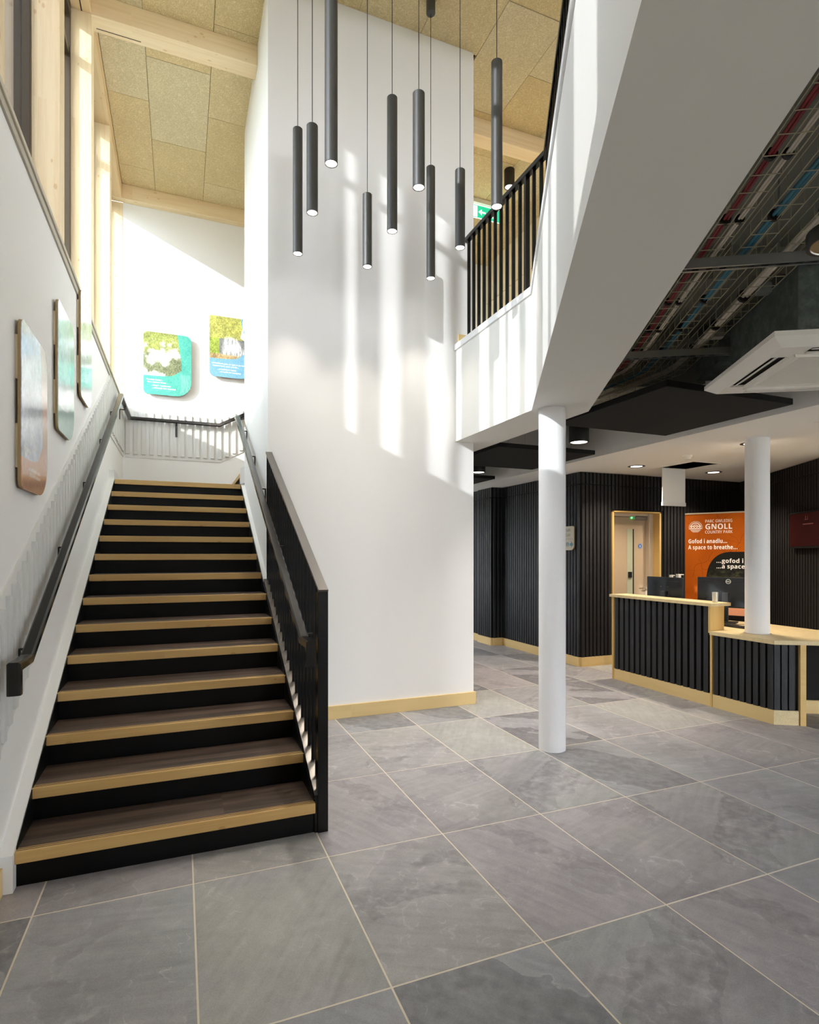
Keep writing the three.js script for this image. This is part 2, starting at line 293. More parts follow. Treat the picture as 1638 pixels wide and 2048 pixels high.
// ------------------------------------------------------------------ floor
{
  const fl = struct('floor');
  part('grout_bed', prismXD([[-1.0, -4.2], [8.6, -4.2], [8.6, 10.7], [-1.0, 10.7]], -0.25, -0.0012), M.grout, fl);
  part('screed', prismXD([[XW, -4.0], [8.4, -4.0], [8.4, 0.0], [XW, 0.0]], -0.0012, 0.0), M.slab, fl);
  const tw = 0.5975, td = 0.8805, g = new RoundedBoxGeometry(tw, 0.012, td, 1, 0.0018);
  const uvTile = (flip) => { const q = g.clone(), p = q.attributes.position, uv = new Float32Array(p.count * 2); for (let i = 0; i < p.count; i++) { let a = p.getX(i) / tw + 0.5, b = -p.getZ(i) / td + 0.5; if (flip) { a = 1 - a; b = 1 - b; } uv[2 * i] = a; uv[2 * i + 1] = b; } q.setAttribute('uv', new THREE.BufferAttribute(uv, 2)); return q; };
  const G = [uvTile(false), uvTile(true)];
  const pick = { '0,1': 4, '0,2': 0, '0,3': 2, '0,4': 6, '1,3': 6, '1,4': 1, '1,5': 5, '1,2': 2, '2,5': 7, '2,4': 4, '2,3': 0, '0,0': 3, '-1,3': 1, '-1,2': 5, '1,6': 3, '0,5': 1, '2,6': 3, '3,5': 4, '3,6': 1 };
  for (let i = -2; i <= 9; i++) for (let j = -1; j <= 11; j++) {
    const x0 = -0.5537 + j * 0.604, d0 = 1.7894 + i * 0.88706, x1 = x0 + 0.604, d1 = d0 + 0.887;
    if (x1 < XW || d0 > 9.6 || (x1 < 0.68 && d0 > 2.95) || (x0 > 0.66 && x1 < 2.6 && d0 > 4.9) || x0 > 5.6 && d0 > 5.95 || (x1 > 5.6 && d1 < 1.6) || d1 < 0.02) continue;
    if (x0 > 4.8 && d0 > 6) continue;
    const m = shade(new THREE.Mesh(G[(i * 7 + j * 3) & 1], SLATE[pick[i + ',' + j] ?? Math.floor(rnd() * 8)]));
    m.name = 'tile'; m.position.set(x0 + 0.302, -0.006 + rr(-0.0003, 0.0003), -(d0 + 0.4435)); fl.add(m);
  }
}
// ------------------------------------------------------------------ outside: ground, timber fin screen, opposite wing
structMesh('ground', uvm(new THREE.BoxGeometry(120, 0.3, 120).translate(0, -0.42, 0), 'x'), M.ground);

// ------------------------------------------------------------------ walls
const SILL = 3.45, HEAD = 6.04;
{
  const w = struct('wall_left');
  part('plaster', box(-1.05, XW, 0, SILL - 0.03, 0.3, DF + 0.2), M.white, w);
  part('plaster', box(-1.05, XW, 2.7, SILL - 0.03, -4.2, 0.3), M.white, w);
  const g = struct('window_9');                             // glazed entrance doors on the left, behind the camera
  for (let k = 0; k <= 4; k++) part('mullion', box(-0.93, -0.86, 0, 2.7, -4.0 + k * 1.06, -3.94 + k * 1.06), M.frame, g);
  for (let k = 0; k < 4; k++) part('pane', box(-0.898, -0.892, 0, 2.7, -3.94 + k * 1.06, -2.94 + k * 1.06), M.glass, g);
  part('window_board', box(-1.1, XW + 0.022, SILL - 0.03, SILL, -4.2, DF, 0.004, 'z'), M.reveal, w);
  part('sill_lining', box(XW - 0.005, XW + 0.012, SILL - 0.075, SILL - 0.03, -4.2, DF, 0.003, 'z'), M.frameLight, w);
  part('head_wall', box(-1.05, -0.88, HEAD + 0.1, CEIL + 0.1, -4.2, DF + 0.2), M.reveal, w);
}
{
  const w = struct('wall_far');
  part('plaster', box(XW, XT1, 0, UP, DF, DF + 0.2), M.white, w);
  part('plaster', box(XW, 8.6, UP, CEIL + 0.1, DF, DF + 0.2), M.white, w);
}
const tower = struct('wall_tower');
part('plaster', box(XT0, XT1, 0, CEIL, DT0, DT1), M.white, tower);
{
  const w = struct('wall_back'), D = -4.0;                  // behind the camera: a glazed entrance front on both storeys
  part('plaster', box(-1.05, 8.6, 2.75, UP + 0.1, D - 0.2, D), M.white, w);
  part('plaster', box(-1.05, 8.6, 6.0, CEIL + 0.1, D - 0.2, D), M.white, w);
  part('plaster', box(-1.05, 3.75, 0, 2.75, D - 0.2, D), M.white, w);
  part('plaster', box(-1.05, -0.3, UP, CEIL, D - 0.2, D), M.white, w);
  part('plaster', box(7.8, 8.6, 0, CEIL, D - 0.2, D), M.white, w);
  const bay = (k0, k1, y0, y1, f) => { for (let k = k0; k <= k1; k++) f(k * 1.35 - 0.3, y0, y1, k < k1); };
  bay(3, 6, 0, 2.75, (x, y0, y1) => part('mullion', box(x - 0.03, x + 0.03, y0, y1, D - 0.16, D - 0.04), M.frame, w));
  bay(0, 6, UP + 0.1, 6.0, (x, y0, y1) => part('mullion', box(x - 0.03, x + 0.03, y0, y1, D - 0.16, D - 0.04), M.frame, w));
  const g = struct('window_0'), pane = (x, y0, y1, more) => more && part('pane', box(x + 0.03, x + 1.32, y0, y1, D - 0.104, D - 0.098), M.glass, g);
  bay(3, 6, 0, 2.75, pane); bay(0, 6, UP + 0.1, 6.0, pane);
}
// dark slatted walls of the reception
const slatG = { tall: lbox(0.042, 2.23, 0.022), top: lbox(0.042, 0.15, 0.022) };
function slatWall(name, x0, d0, x1, d1, { y0 = 0.12, y1 = RCEIL, skip = () => false, mat = M.char, pitch = 0.06, thick = 0.15, flip = 1, backing = true, skirts = null } = {}) {
  const w = struct(name), L = Math.hypot(x1 - x0, d1 - d0), ux = (x1 - x0) / L, ud = (d1 - d0) / L, nx = ud * flip, nd = -ux * flip;   // n points into the room
  const P = (s, o) => [x0 + ux * s + nx * o, d0 + ud * s + nd * o];
  if (backing) part('backing', prismXD([P(0, 0), P(L, 0), P(L, -thick), P(0, -thick)], 0, 3.14), M.charDark, w);
  for (const [a, b] of skirts || [[0, L]]) part('skirting', prismXD([P(a, 0), P(b, 0), P(b, 0.03), P(a, 0.03)], 0, y0), M.maple, w);
  const n = Math.floor(L / pitch), turn = Math.atan2(ud, ux);
  for (let k = 0; k < n; k++) {
    const s = (k + 0.5) * (L / n), [x, d] = P(s, 0.011);
    const sk = skip(x, d);
    if (sk !== true) {
      const bottom = typeof sk === 'number' ? sk : y0;
      const a = shade(new THREE.Mesh(bottom === y0 ? slatG.tall : lbox(0.042, 2.35 - bottom, 0.022), mat)); a.name = 'slat'; a.position.set(x, bottom === y0 ? y0 + 1.115 : (2.35 + bottom) / 2, -d); a.rotation.y = turn; w.add(a);
    }
    const b = shade(new THREE.Mesh(slatG.top, mat)); b.name = 'slat'; b.position.set(x, 2.362 + 0.077, -d); b.rotation.y = turn; w.add(b);
  }
  return w;
}
slatWall('wall_corridor', 4.79, 6.0, 4.79, 7.93, { flip: -1 });
slatWall('wall_pier', 4.79, 7.92, 4.6, 7.92, { flip: -1, thick: 0.12 });
slatWall('wall_pier', 4.6, 7.92, 4.6, 8.36, { flip: -1 });
slatWall('wall_corridor', 4.64, 8.355, 4.64, 10.5, { flip: -1 });
const DOOR = { x0: 5.285, x1: 6.13, top: 2.03 };
slatWall('wall_reception', 4.79, 6.0, 7.69, 6.0, { flip: 1, mat: M.charBrown, backing: false, skirts: [[0, DOOR.x0 - 4.79], [DOOR.x1 - 4.79, 2.9]], skip: (x) => (x > DOOR.x0 - 0.02 && x < DOOR.x1 + 0.02 ? DOOR.top + 0.02 : false) });
{
  const w = struct('wall_reception_back');
  part('backing', box(4.93, DOOR.x0 + 0.01, 0, 3.14, 6.0, 6.15), M.charDark, w);
  part('backing', box(DOOR.x1 - 0.01, 7.9, 0, 3.14, 6.0, 6.15), M.charDark, w);
  part('backing', box(4.94, 8.6, 0, 3.14, 6.26, 6.34), M.charDark, w);
  part('backing', box(DOOR.x0, DOOR.x1, DOOR.top, 3.14, 6.0, 6.15), M.charDark, w);
}
slatWall('wall_diagonal', RW0[0], RW0[1], RW1[0], RW1[1], { flip: 1, mat: M.charBrown });
{
  const w = struct('wall_right');
  part('plaster', box(8.4, 8.6, 0, 3.15, -4.1, 6.1), M.white, w);
  const e = struct('wall_corridor_end'); part('plaster', box(2.4, 4.9, 0, 3.39, 10.5, 10.65), M.white, e); part('roof', box(2.4, 8.6, 3.15, 3.39, DF + 0.2, 10.65), M.deck, e);
  const gl = struct('window_corridor'); part('pane', box(2.60, 2.606, 0.9, 2.2, DF + 0.2, 10.5), M.glass, gl); part('mullion', box(2.57, 2.63, 0.9, 2.2, 9.5, 9.56), M.frame, gl); part('wall', box(2.55, 2.65, 0, 0.9, DF + 0.2, 10.5), M.white, gl); part('wall', box(2.55, 2.65, 2.2, 3.15, DF + 0.2, 10.5), M.white, gl);
}
// ------------------------------------------------------------------ upper floor: slab, deck, fascia and soffit band
{
  const up = struct('floor_upper');
  const inner = [[2.86, DF], [2.86, 3.49], [2.86 - 6.6 * 0.503, 3.49 - 6.6 * 0.864]];
  part('deck', prismXD([[2.6, DF], [8.6, DF], [8.6, -4.1], [XW, -4.1], [XW, BE[1] - 0.25], [2.6, 3.5]], 3.15, UP), M.deck, up);
  const band = struct('soffit_band');
  part('band', prismXD([[2.44, DT0], B0, BE, [2.86 - 6.2 * 0.503, 3.49 - 6.2 * 0.864], [2.86, 3.49], [2.86, DF], [XT1, DF], [XT1, DT0]], 2.53, 3.40), M.soffit, band);
  const lip = [[2.44, DT0, 2.44, B0[1]], [B0[0], B0[1], BE[0], BE[1]]];
  part('trim', prismXD([[2.425, DT0], [2.425, B0[1] - 0.004], [BE[0] - 0.013, BE[1] + 0.008], [BE[0] + 0.08, BE[1] - 0.05], [2.52, 3.60], [2.52, DT0]], 3.40, 3.455), M.whiteGloss, band);
}
{
  const w = struct('wall_upper');                           // pale ply boarding on the far side of the upper floor
  part('core', box(4.82, 5.0, UP, CEIL, -4.1, DF), M.charDark, w);
  const w2 = [0.18, 0.22, 0.2]; let d = 4.4, k = 0;
  while (d < DF - 0.02) { const s = Math.min(w2[k++ % 3], DF - d); for (const [a, b] of [[UP, 5.66], [5.672, CEIL]]) part('ply_board', box(4.79, 4.822, a, b, d + 0.003, d + s - 0.005, 0.002), M.ply, w); d += s; }
  part('plaster', box(4.79, 4.82, UP, CEIL, -4.0, 4.4), M.white, w);
}
// ------------------------------------------------------------------ reception ceiling with bulkhead; openings kept for the hatch
const HATCH = { x0: 5.47, x1: 5.86, d0: 4.86, d1: 5.33 };
{
  const c = struct('ceiling_reception'), y1 = RCEIL + 0.04;
  part('plasterboard', box(XB + 0.05, HATCH.x0, RCEIL, y1, -4, 10.5), M.white, c);
  part('plasterboard', box(HATCH.x1, 8.5, RCEIL, y1, -4, 6.1), M.white, c);
  part('plasterboard', box(HATCH.x0, HATCH.x1, RCEIL, y1, -4, HATCH.d0), M.white, c);
  part('plasterboard', box(HATCH.x0, HATCH.x1, RCEIL, y1, HATCH.d1, 6.1), M.white, c);
  part('bulkhead', box(XB, XB + 0.05, RCEIL, 3.15, -4, 10.5), M.white, c);
  part('access_panel', box(4.75, 5.25, RCEIL - 0.004, RCEIL, 2.55, 3.05, 0.002), M.acWhite, c);
}
// ------------------------------------------------------------------ main ceiling: deck, wood wool boards, glulam beams and posts
{
  const c = struct('ceiling');
  part('roof_deck', box(-1.1, 8.6, CEIL + 0.03, CEIL + 0.3, -4.3, DF + 0.2), M.charDark, c);
  const bd = (x0, x1, d0, d1) => { if (x1 - x0 > 0.02 && d1 - d0 > 0.02) part('ceiling_board', box(x0 + 0.0015, x1 - 0.0015, CEIL + rr(0, 0.0015), CEIL + 0.03, d0 + 0.0015, d1 - 0.0015, 0.0025, 'z'), M.wool[Math.floor(rnd() * 4)], c); };
  for (let k = 0; k < 10; k++) {
    const x0 = k ? -0.92 + 0.6 * k : XW, x1 = Math.min(-0.92 + 0.6 * (k + 1), 4.82), start = k % 2 ? 6.12 : 5.52;
    if (x1 <= x0) continue;
    for (let n = -3; n <= 3; n++) {
      const d0 = start + n * 1.2, d1 = d0 + 1.2;
      if (x0 >= XT0 - 0.1 && x1 <= XT1 + 0.1 && d0 >= DT0 && d1 <= DT1) continue;
      bd(x0, x1, Math.max(d0, -4.0), Math.min(d1, DF));
    }
    part('ceiling_board', box(x0, x1, CEIL, CEIL + 0.03, -4.0, start - 3.6), M.wool[k % 4], c);
  }
}
{
  const beam = (x0, x1, d0, d1, label) => { const t = thing('timber_beam', label, 'beam', [(x0 + x1) / 2, 6.13, (d0 + d1) / 2], 'glulam roof beams'); part('glulam', box(x0, x1, 6.13, CEIL, d0, d1, 0.004, 'x'), M.spruce, t); return t; };
  const b1 = beam(XW - 0.16, XT0, 5.6, 5.78, 'pale glulam beam crossing from the left window posts to the white tower');
  part('slot', box(-0.70, -0.34, 6.1285, 6.131, 5.735, 5.742), M.groove, b1);
  beam(XW - 0.16, XT0 + 0.4, 8.34, DF, 'pale glulam beam along the top of the far landing wall');
  beam(XT1, 4.79, 5.6, 5.78, 'pale glulam beam over the upper floor, right of the white tower');
  beam(XW - 0.16, 4.79, 2.84, 3.02, 'pale glulam beam overhead, above the pendant cylinders');
  // posts of the clerestory
  const post = (d, label) => { const t = thing('timber_post', label, 'post', [XW - 0.077, SILL, d + 0.075], 'clerestory window posts'); part('glulam', box(XW - 0.155, XW, SILL, 6.13, d, d + 0.15, 0.003, 'y'), M.spruce, t); };
  post(DF - 0.004, 'pale timber window post against the far landing wall, half bleached by sun');
  post(6.981, 'pale timber window post with a sharp sunlit patch, third from the camera');
  post(5.6, 'pale timber window post with a sharp sunlit patch, below the beam end');
  post(4.218, 'wide pale timber window post nearest the camera in full view, without sharp sun patch');
  post(2.837, 'pale timber window post cut by the upper left corner of the photo');
  for (let k = 1; k < 5; k++) { const d = 2.837 - 1.381 * k, t = struct('post'); part('glulam', box(XW - 0.155, XW, SILL, 6.13, d, d + 0.15), M.spruce, t); }
  const plate = thing('eaves_beam', 'pale timber eaves beam running above the window posts on the left', 'beam', [XW - 0.08, 6.13, 1]);
  part('glulam', box(XW - 0.155, XW - 0.001, 6.131, CEIL, -4.0, 5.6, 0.004, 'z'), M.spruceEnd, plate);
  part('glulam', box(XW - 0.155, XW - 0.001, 6.131, CEIL, 5.78, 8.34, 0.004, 'z'), M.spruceEnd, plate);
  part('slot', box(-0.80, -0.79, 6.1285, 6.132, 5.15, 5.6), M.groove, plate);
}
// clerestory windows: frames, transom and panes between the posts
for (let k = -5; k <= 2; k++) {
  const d0 = 4.218 + k * 1.381 + 0.15, d1 = 4.218 + (k + 1) * 1.381 + (k === 2 ? 0.09 : 0), w = struct('window_' + (k + 7)), f = 0.034;
  part('window_frame', box(-0.965, -0.876, SILL, HEAD + 0.11, d0 - 0.11, d0 + f, 0.003), M.frame, w);
  part('window_frame', box(-0.965, -0.876, SILL, HEAD + 0.11, d1 - f, d1 + 0.002, 0.003), M.frame, w);
  part('window_frame', box(-0.965, -0.876, SILL, SILL + 0.05, d0 + f, d1 - f, 0.003, 'z'), M.frame, w);
  part('window_frame', box(-0.965, -0.876, HEAD, HEAD + 0.11, d0 + f, d1 - f, 0.003, 'z'), M.frame, w);
  if (k < 2) part('transom', box(-0.95, -0.885, 5.70, 5.765, d0 + f, d1 - f, 0.003, 'z'), M.frame, w);
  part('pane', box(-0.926, -0.92, SILL + 0.05, k < 2 ? 5.70 : HEAD, d0 + f, d1 - f), k < 0 ? M.tinted : M.clearGlass, w);
  if (k < 2) part('pane', box(-0.926, -0.92, 5.765, HEAD, d0 + f, d1 - f), k < 0 ? M.tinted : M.clearGlass, w);
}
{
  const t = struct('fin_screen');                           // timber screen outside the near clerestory bays
  const xs = -2.5, fin = (d0, d1) => part('fin', box(xs, xs + 0.06, -0.3, 9.0, d0, d1), M.fin, t);
  fin(3.0, 3.43); fin(2.835, 2.925); fin(2.60, 2.715); fin(2.43, 2.47); fin(2.25, 2.31); fin(2.0, 2.04); fin(1.72, 1.80); fin(1.5, 1.53); fin(1.25, 1.33); fin(0.6, 0.64); fin(0.3, 0.36); fin(-0.2, 0.12); fin(-9, -1.0);
  part('rail', box(xs + 0.06, xs + 0.12, 3.0, 3.1, -4, 3.43, 0, 'z'), M.fin, t);
  const n = struct('neighbour_wing');
  part('brick_wall', box(-9, -1.06, -0.3, 12, 8.9, 9.3), M.wing, n);
  part('brick_wall', box(-13, -12, -0.3, 7.4, -26, -2.6), M.render, n);
}

// ------------------------------------------------------------------ staircase
{
  const st = thing('staircase', 'straight stair of dark wood treads with pale nosings and black risers', 'staircase', [0, 0, 2.92]);
  const XL = XW, XA = -0.667, XB2 = 0.645, top = S0 + 13 * GO;
  const four = (f) => [0, 1, 2, 3, 4].map(f), tg = four(() => box(XA, XB2, -0.05, 0, 0.04, GO + 0.02, 0.001, 'x')), rg = box(XA, XB2, -0.13, -0.001, 0.03, 0.042, 0, 'x');
  const ng = four(() => box(XA, XB2, -0.052, 0, 0, 0.05, 0.003, 'x')), gg = box(XA + 0.004, XB2 - 0.004, -0.0005, 0.0004, 0.015, 0.0195, 0, 'x');
  const put = (name, g, mat, dx, y, d, parent) => { const m = shade(new THREE.Mesh(g, mat)); m.name = name; m.position.set(dx, y, -d); parent.add(m); return m; };
  for (let i = 0; i < 14; i++) {
    const y = (i + 1) * RIS, d = S0 - 2.92 + i * GO;
    if (i < 13) put('tread', tg[(i * 2) % 5], M.tread, 0, y, d, st);
    const n = put('nosing', ng[(i * 3) % 5], M.nosing, 0, y, d, st);
    put('groove', gg, M.groove, 0, 0, 0, n); put('groove', gg, M.groove, 0, 0, 0.0145, n);
    put('riser', rg, M.riser, 0, y - (i ? 0.035 : 0.031), d, st);
  }
  for (const x of [XA, XB2 - 0.004]) part('string_liner', prismDY([[S0 + 0.03, 0], [S0 + 0.03, nose(S0 + 0.03) - 0.004], [top + 0.02, LAND - 0.004], [top + 0.04, LAND - 0.3]], x, x + 0.004), M.riser, st);
  part('landing', box(XA, XT0 + 0.0, LAND - 0.25, LAND, top + 0.04, DF, 0, 'x'), M.tread, st);
  // white string on the left wall and against the tower
  const str = (x0, x1, d0) => prismDY([[d0, 0], [d0, nose(d0) + 0.012], [top + 0.02, LAND + 0.012], [top + 0.02, LAND + 0.1], [top + 0.4, LAND + 0.1], [top + 0.4, 0]], x0, x1);
  part('string', str(XL, XA, 2.886), M.boardWhite, st, 'white painted string along the wall');
  part('string', prismDY([[DT0 + 0.02, nose(DT0 + 0.02) - 0.5], [DT0 + 0.02, nose(DT0 + 0.02) + 0.012], [top, LAND + 0.012], [top, LAND - 0.5]], XB2, XT0 + 0.001), M.boardWhite, st, 'white painted string beside the tower');
  part('skirting', box(XW, XW + 0.018, LAND, LAND + 0.12, top + 0.4, DF, 0.002), M.boardWhite, st);
  part('skirting', box(XW, XT0, LAND, LAND + 0.12, DF - 0.018, DF, 0.002), M.boardWhite, st);
  // first steps of the return flight behind the tower
  for (let i = 0; i < 6; i++) {
    const x = XT0 - 0.03 + i * GO, y = LAND + (i + 1) * RIS;
    part('tread', box(x + 0.04, x + GO + 0.04, y - 0.05, y, DT1 + 0.02, DF, 0.001, 'z'), M.tread, st);
    part('nosing', box(x, x + 0.05, y - 0.052, y, DT1 + 0.02, DF, 0.003, 'z'), M.nosing, st);
    part('riser', box(x + 0.03, x + 0.042, y - RIS, y - 0.03, DT1 + 0.02, DF, 0, 'z'), M.riser, st);
  }
  part('string', prismXY([[XT0 - 0.05, LAND], [XT0 - 0.05, LAND + RIS + 0.02], [XT1, LAND + 1.22], [XT1, LAND + 0.6]], DT1, DT1 + 0.02), M.boardWhite, st);
  // black steel string on the open side
  const bs = part('string', prismDY([[2.93, 0.0], [2.93, nose(2.93) + 0.02], [DT0 - 0.002, nose(DT0) + 0.02], [DT0 - 0.002, nose(DT0) - 0.36], [3.55, 0.0]], 0.645, 0.66), M.blackSteel, st, 'black steel string on the open side');
  part('string_cap', sweepBar([V3(0.668, nose(2.93) + 0.018, 2.935), V3(0.668, nose(DT0) + 0.018, DT0 - 0.003)], 0.046, 0.01, 0.002), M.railTop, st);
}
{
  const t = thing('stair_balustrade', 'black steel balustrade of close uprights at the foot of the stair', 'balustrade', [0.69, 0, 2.945]);
  part('newel_post', box(0.66, 0.714, 0, 1.252, 2.92, 2.97, 0.002), M.blackSteel, t);
  part('top_rail', sweepBar([V3(0.687, 1.258, 2.918), V3(0.687, 1.258 + (DT0 - 2.918) * 0.5296, DT0 - 0.001)], 0.054, 0.014, 0.002), M.railTop, t);
  for (let i = 0; i < 19; i++) { const d = 3.04 + i * 0.0985; part('baluster', box(0.672, 0.702, nose(d) + 0.024, 1.252 + (d - 2.918) * 0.5296, d - 0.005, d + 0.005, 0.001), M.blackSteel, t); }
  part('wall_post', box(0.668, 0.706, nose(DT0 - 0.02) + 0.02, 2.29, DT0 - 0.026, DT0 - 0.001, 0.001), M.blackSteel, t);
  part('closing_plate', prismDY([[2.93, 0.0], [2.93, nose(2.93) + 0.015], [DT0 - 0.002, nose(DT0) + 0.015], [DT0 - 0.002, 0.0]], 0.676, 0.7), M.blackSteel, t);
}
// handrails
const railY = (d) => 0.992 + (d - 2.97) * PITCH;
{
  const t = thing('handrail', 'black steel handrail on brackets along the left wall and round the landing', 'handrail', [-0.63, 0, 4]);
  const x = -0.632, lev = 3.255;
  part('rail', sweepBar([V3(x, 0.872, 2.762), V3(x, railY(2.96), 2.762), V3(x, railY(2.96), 2.96), V3(x, lev, 2.97 + (lev - 0.992) / PITCH), V3(x, lev, DF - 0.075), V3(0.5, lev, DF - 0.075), V3(2.2, lev + 1.7 * PITCH, DF - 0.075)], 0.05, 0.044, 0.008), M.rail, t);
  for (const d of [3.1, 4.0, 4.95, 5.9, 6.75, 7.7]) {
    const y = d < 7.1 ? railY(d) : lev;
    const b = part('bracket', mergeGeometries([rod(V3(x, y - 0.02, d), V3(x, y - 0.05, d), 0.006), rod(V3(x, y - 0.05, d), V3(-0.69, y - 0.05, d), 0.006), rod(V3(-0.69, y - 0.047, d), V3(-0.69, y - 0.17, d), 0.006)]), M.black, t);
  }
  for (const X of [-0.06, 1.2]) { const y = X > 0.5 ? lev + (X - 0.5) * PITCH : lev; part('bracket', mergeGeometries([box(X - 0.014, X + 0.014, y - 0.2, y - 0.02, DF - 0.034, DF - 0.026, 0.002), rod(V3(X, y - 0.04, DF - 0.03), V3(X, y - 0.04, DF - 0.07), 0.006), rod(V3(X, y - 0.02, DF - 0.07), V3(X, y - 0.045, DF - 0.07), 0.006)].map((g) => { const q = g.index ? g.toNonIndexed() : g; return q; })), M.black, t); }
}
{
  const t = thing('handrail', 'black steel handrail in front of the balustrade, rising along the tower side', 'handrail', [0.6, 0, 4]);
  const x = 0.602, y0 = railY(3.0) - 0.012, Y = (d) => y0 + (d - 3.0) * PITCH, dt = DT1 + 0.09;
  part('rail', sweepBar([V3(x, y0 - 0.11, 2.83), V3(x, y0, 2.83), V3(x, y0, 3.0), V3(x, Y(6.78), 6.78), V3(x, Y(6.78) + 0.03, dt), V3(0.72, Y(6.78) + 0.05, dt), V3(2.3, Y(6.78) + 0.05 + 1.58 * PITCH, dt)], 0.05, 0.044, 0.008), M.rail, t);
  for (const d of [3.12, 4.05, 5.0, 5.75, 6.5]) part('bracket', mergeGeometries([rod(V3(x, Y(d) - 0.02, d), V3(x, Y(d) - 0.05, d), 0.006), rod(V3(x, Y(d) - 0.05, d), V3(d < 4.9 ? 0.676 : 0.672, Y(d) - 0.05, d), 0.006), ...(d > 4.9 ? [rod(V3(0.672, Y(d) - 0.047, d), V3(0.672, Y(d) - 0.16, d), 0.006)] : [])]), M.black, t);
}
// white slatted wainscot
{
  const t = thing('slatted_wainscot', 'white slatted panel stepping up the left wall behind the handrail', 'wall panel', [XW + 0.01, 0, 4.8]);
  const bot = (d) => Math.min(0.696 + (d - 2.989) * PITCH, 2.79), H = 0.57, dk = 2.989 + (2.79 - 0.696) / PITCH;
  part('backing', prismDY([[2.3, bot(2.3) - 0.045], [dk, 2.745], [DF - 0.02, 2.745], [DF - 0.02, 2.79 + H + 0.045], [dk, 2.79 + H + 0.045], [2.3, bot(2.3) + H + 0.045]], XW, XW + 0.008), M.boardWhite, t);
  const g = lbox(0.018, H, 0.046, 0.0015);
  for (let i = 0; i < 66; i++) { const d = 2.335 + i * 0.0935; if (d > DF - 0.05) break; const m = shade(new THREE.Mesh(g, M.slatWhite)); m.name = 'slat'; m.position.set(XW + 0.017 - t.position.x, bot(d) + H / 2, -d - t.position.z); t.add(m); }
  const f = thing('slatted_wainscot', 'white slatted panel on the far wall of the landing, below the signs', 'wall panel', [0, 0, DF - 0.01]);
  const fb = (x) => 2.79 + Math.max(0, x - 0.53) * PITCH;
  part('backing', prismXY([[XW + 0.03, 2.745], [0.51, 2.745], [1.6, 2.745 + 1.09 * PITCH], [1.6, 3.405 + 1.09 * PITCH], [0.51, 3.405], [XW + 0.03, 3.405]], DF - 0.008, DF), M.boardWhite, f);
  const g2 = lbox(0.05, H, 0.018, 0.0015);
  for (let i = 0; i < 22; i++) { const x = -0.66 + i * 0.097; const m = shade(new THREE.Mesh(g2, M.slatWhite)); m.name = 'slat'; m.position.set(x, fb(x) + H / 2, -(DF - 0.017) - f.position.z); f.add(m); }
}
// ------------------------------------------------------------------ skirtings of the hall
{
  const t = struct('baseboard_tower'); part('board', box(XT0 + 0.02, XT1 + 0.018, 0, 0.118, DT0 - 0.018, DT0, 0.002, 'x'), M.maple, t); part('board', box(XT1, XT1 + 0.018, 0, 0.118, DT0, DT1, 0.002, 'z'), M.maple, t);
  const l = struct('baseboard_left'); part('board', box(XW, XW + 0.018, 0, 0.118, 0.3, 2.884, 0.002, 'z'), M.maple, l);
  const u = struct('baseboard_upper'); part('board', box(XT1 - 0.17, XT1 + 0.018, UP + 0.05, UP + 0.17, DT0 - 0.018, DT0, 0.002, 'x'), M.maple, u);
}
// ------------------------------------------------------------------ columns
{
  const c = thing('column', 'round white column standing free on the tiles under the upper floor corner', 'column', [2.57, 0, 3.545]);
  part('shaft', cyl(2.57, 0, 2.53, 3.545, 0.0985, 64), M.column, c);
  const k = thing('column', 'round white column rising through the low reception counter', 'column', [4.95, 0.72, 3.69]);
  part('shaft', cyl(4.95, 0.72, RCEIL, 3.69, 0.101, 64), M.column, k);
  part('collar', cyl(4.95, 0.72, 0.724, 3.69, 0.112, 64), M.frameLight, k);
}
// ------------------------------------------------------------------ upper balustrade
{
  const t = thing('upper_balustrade', 'black balustrade along the edge of the upper floor beside the tower', 'balustrade', [2.56, UP, 4.2]);
  const x = 2.56, y0 = UP, y1 = 4.48, dc = 3.6;
  part('top_rail', sweepBar([V3(x, y1, DT0 - 0.002), V3(x, y1, dc), V3(x + 6 * -0.503, y1, dc - 6 * 0.864)], 0.05, 0.04, 0.003), M.blackSteel, t);
  for (let i = 0; i < 13; i++) { const d = 4.85 - i * 0.0985; if (Math.abs(d - 3.865) < 0.02) continue; if (d < dc + 0.03) break; part('baluster', box(x - 0.015, x + 0.015, y0, y1, d - 0.007, d + 0.007, 0.001), M.blackSteel, t); }
  part('post', box(x - 0.02, x + 0.02, y0, y1, 3.85, 3.88, 0.002), M.blackSteel, t);
  const bg = lbox(0.03, y1 - y0, 0.014);
  for (let i = 1; i < 60; i++) { const s = i * 0.0985, m = shade(new THREE.Mesh(bg, M.blackSteel)); m.name = 'baluster'; m.position.set(x - s * 0.503 - t.position.x, (y0 + y1) / 2 - t.position.y, -(dc - s * 0.864) - t.position.z); m.rotation.y = Math.atan2(-0.503, 0.864); t.add(m); }
}
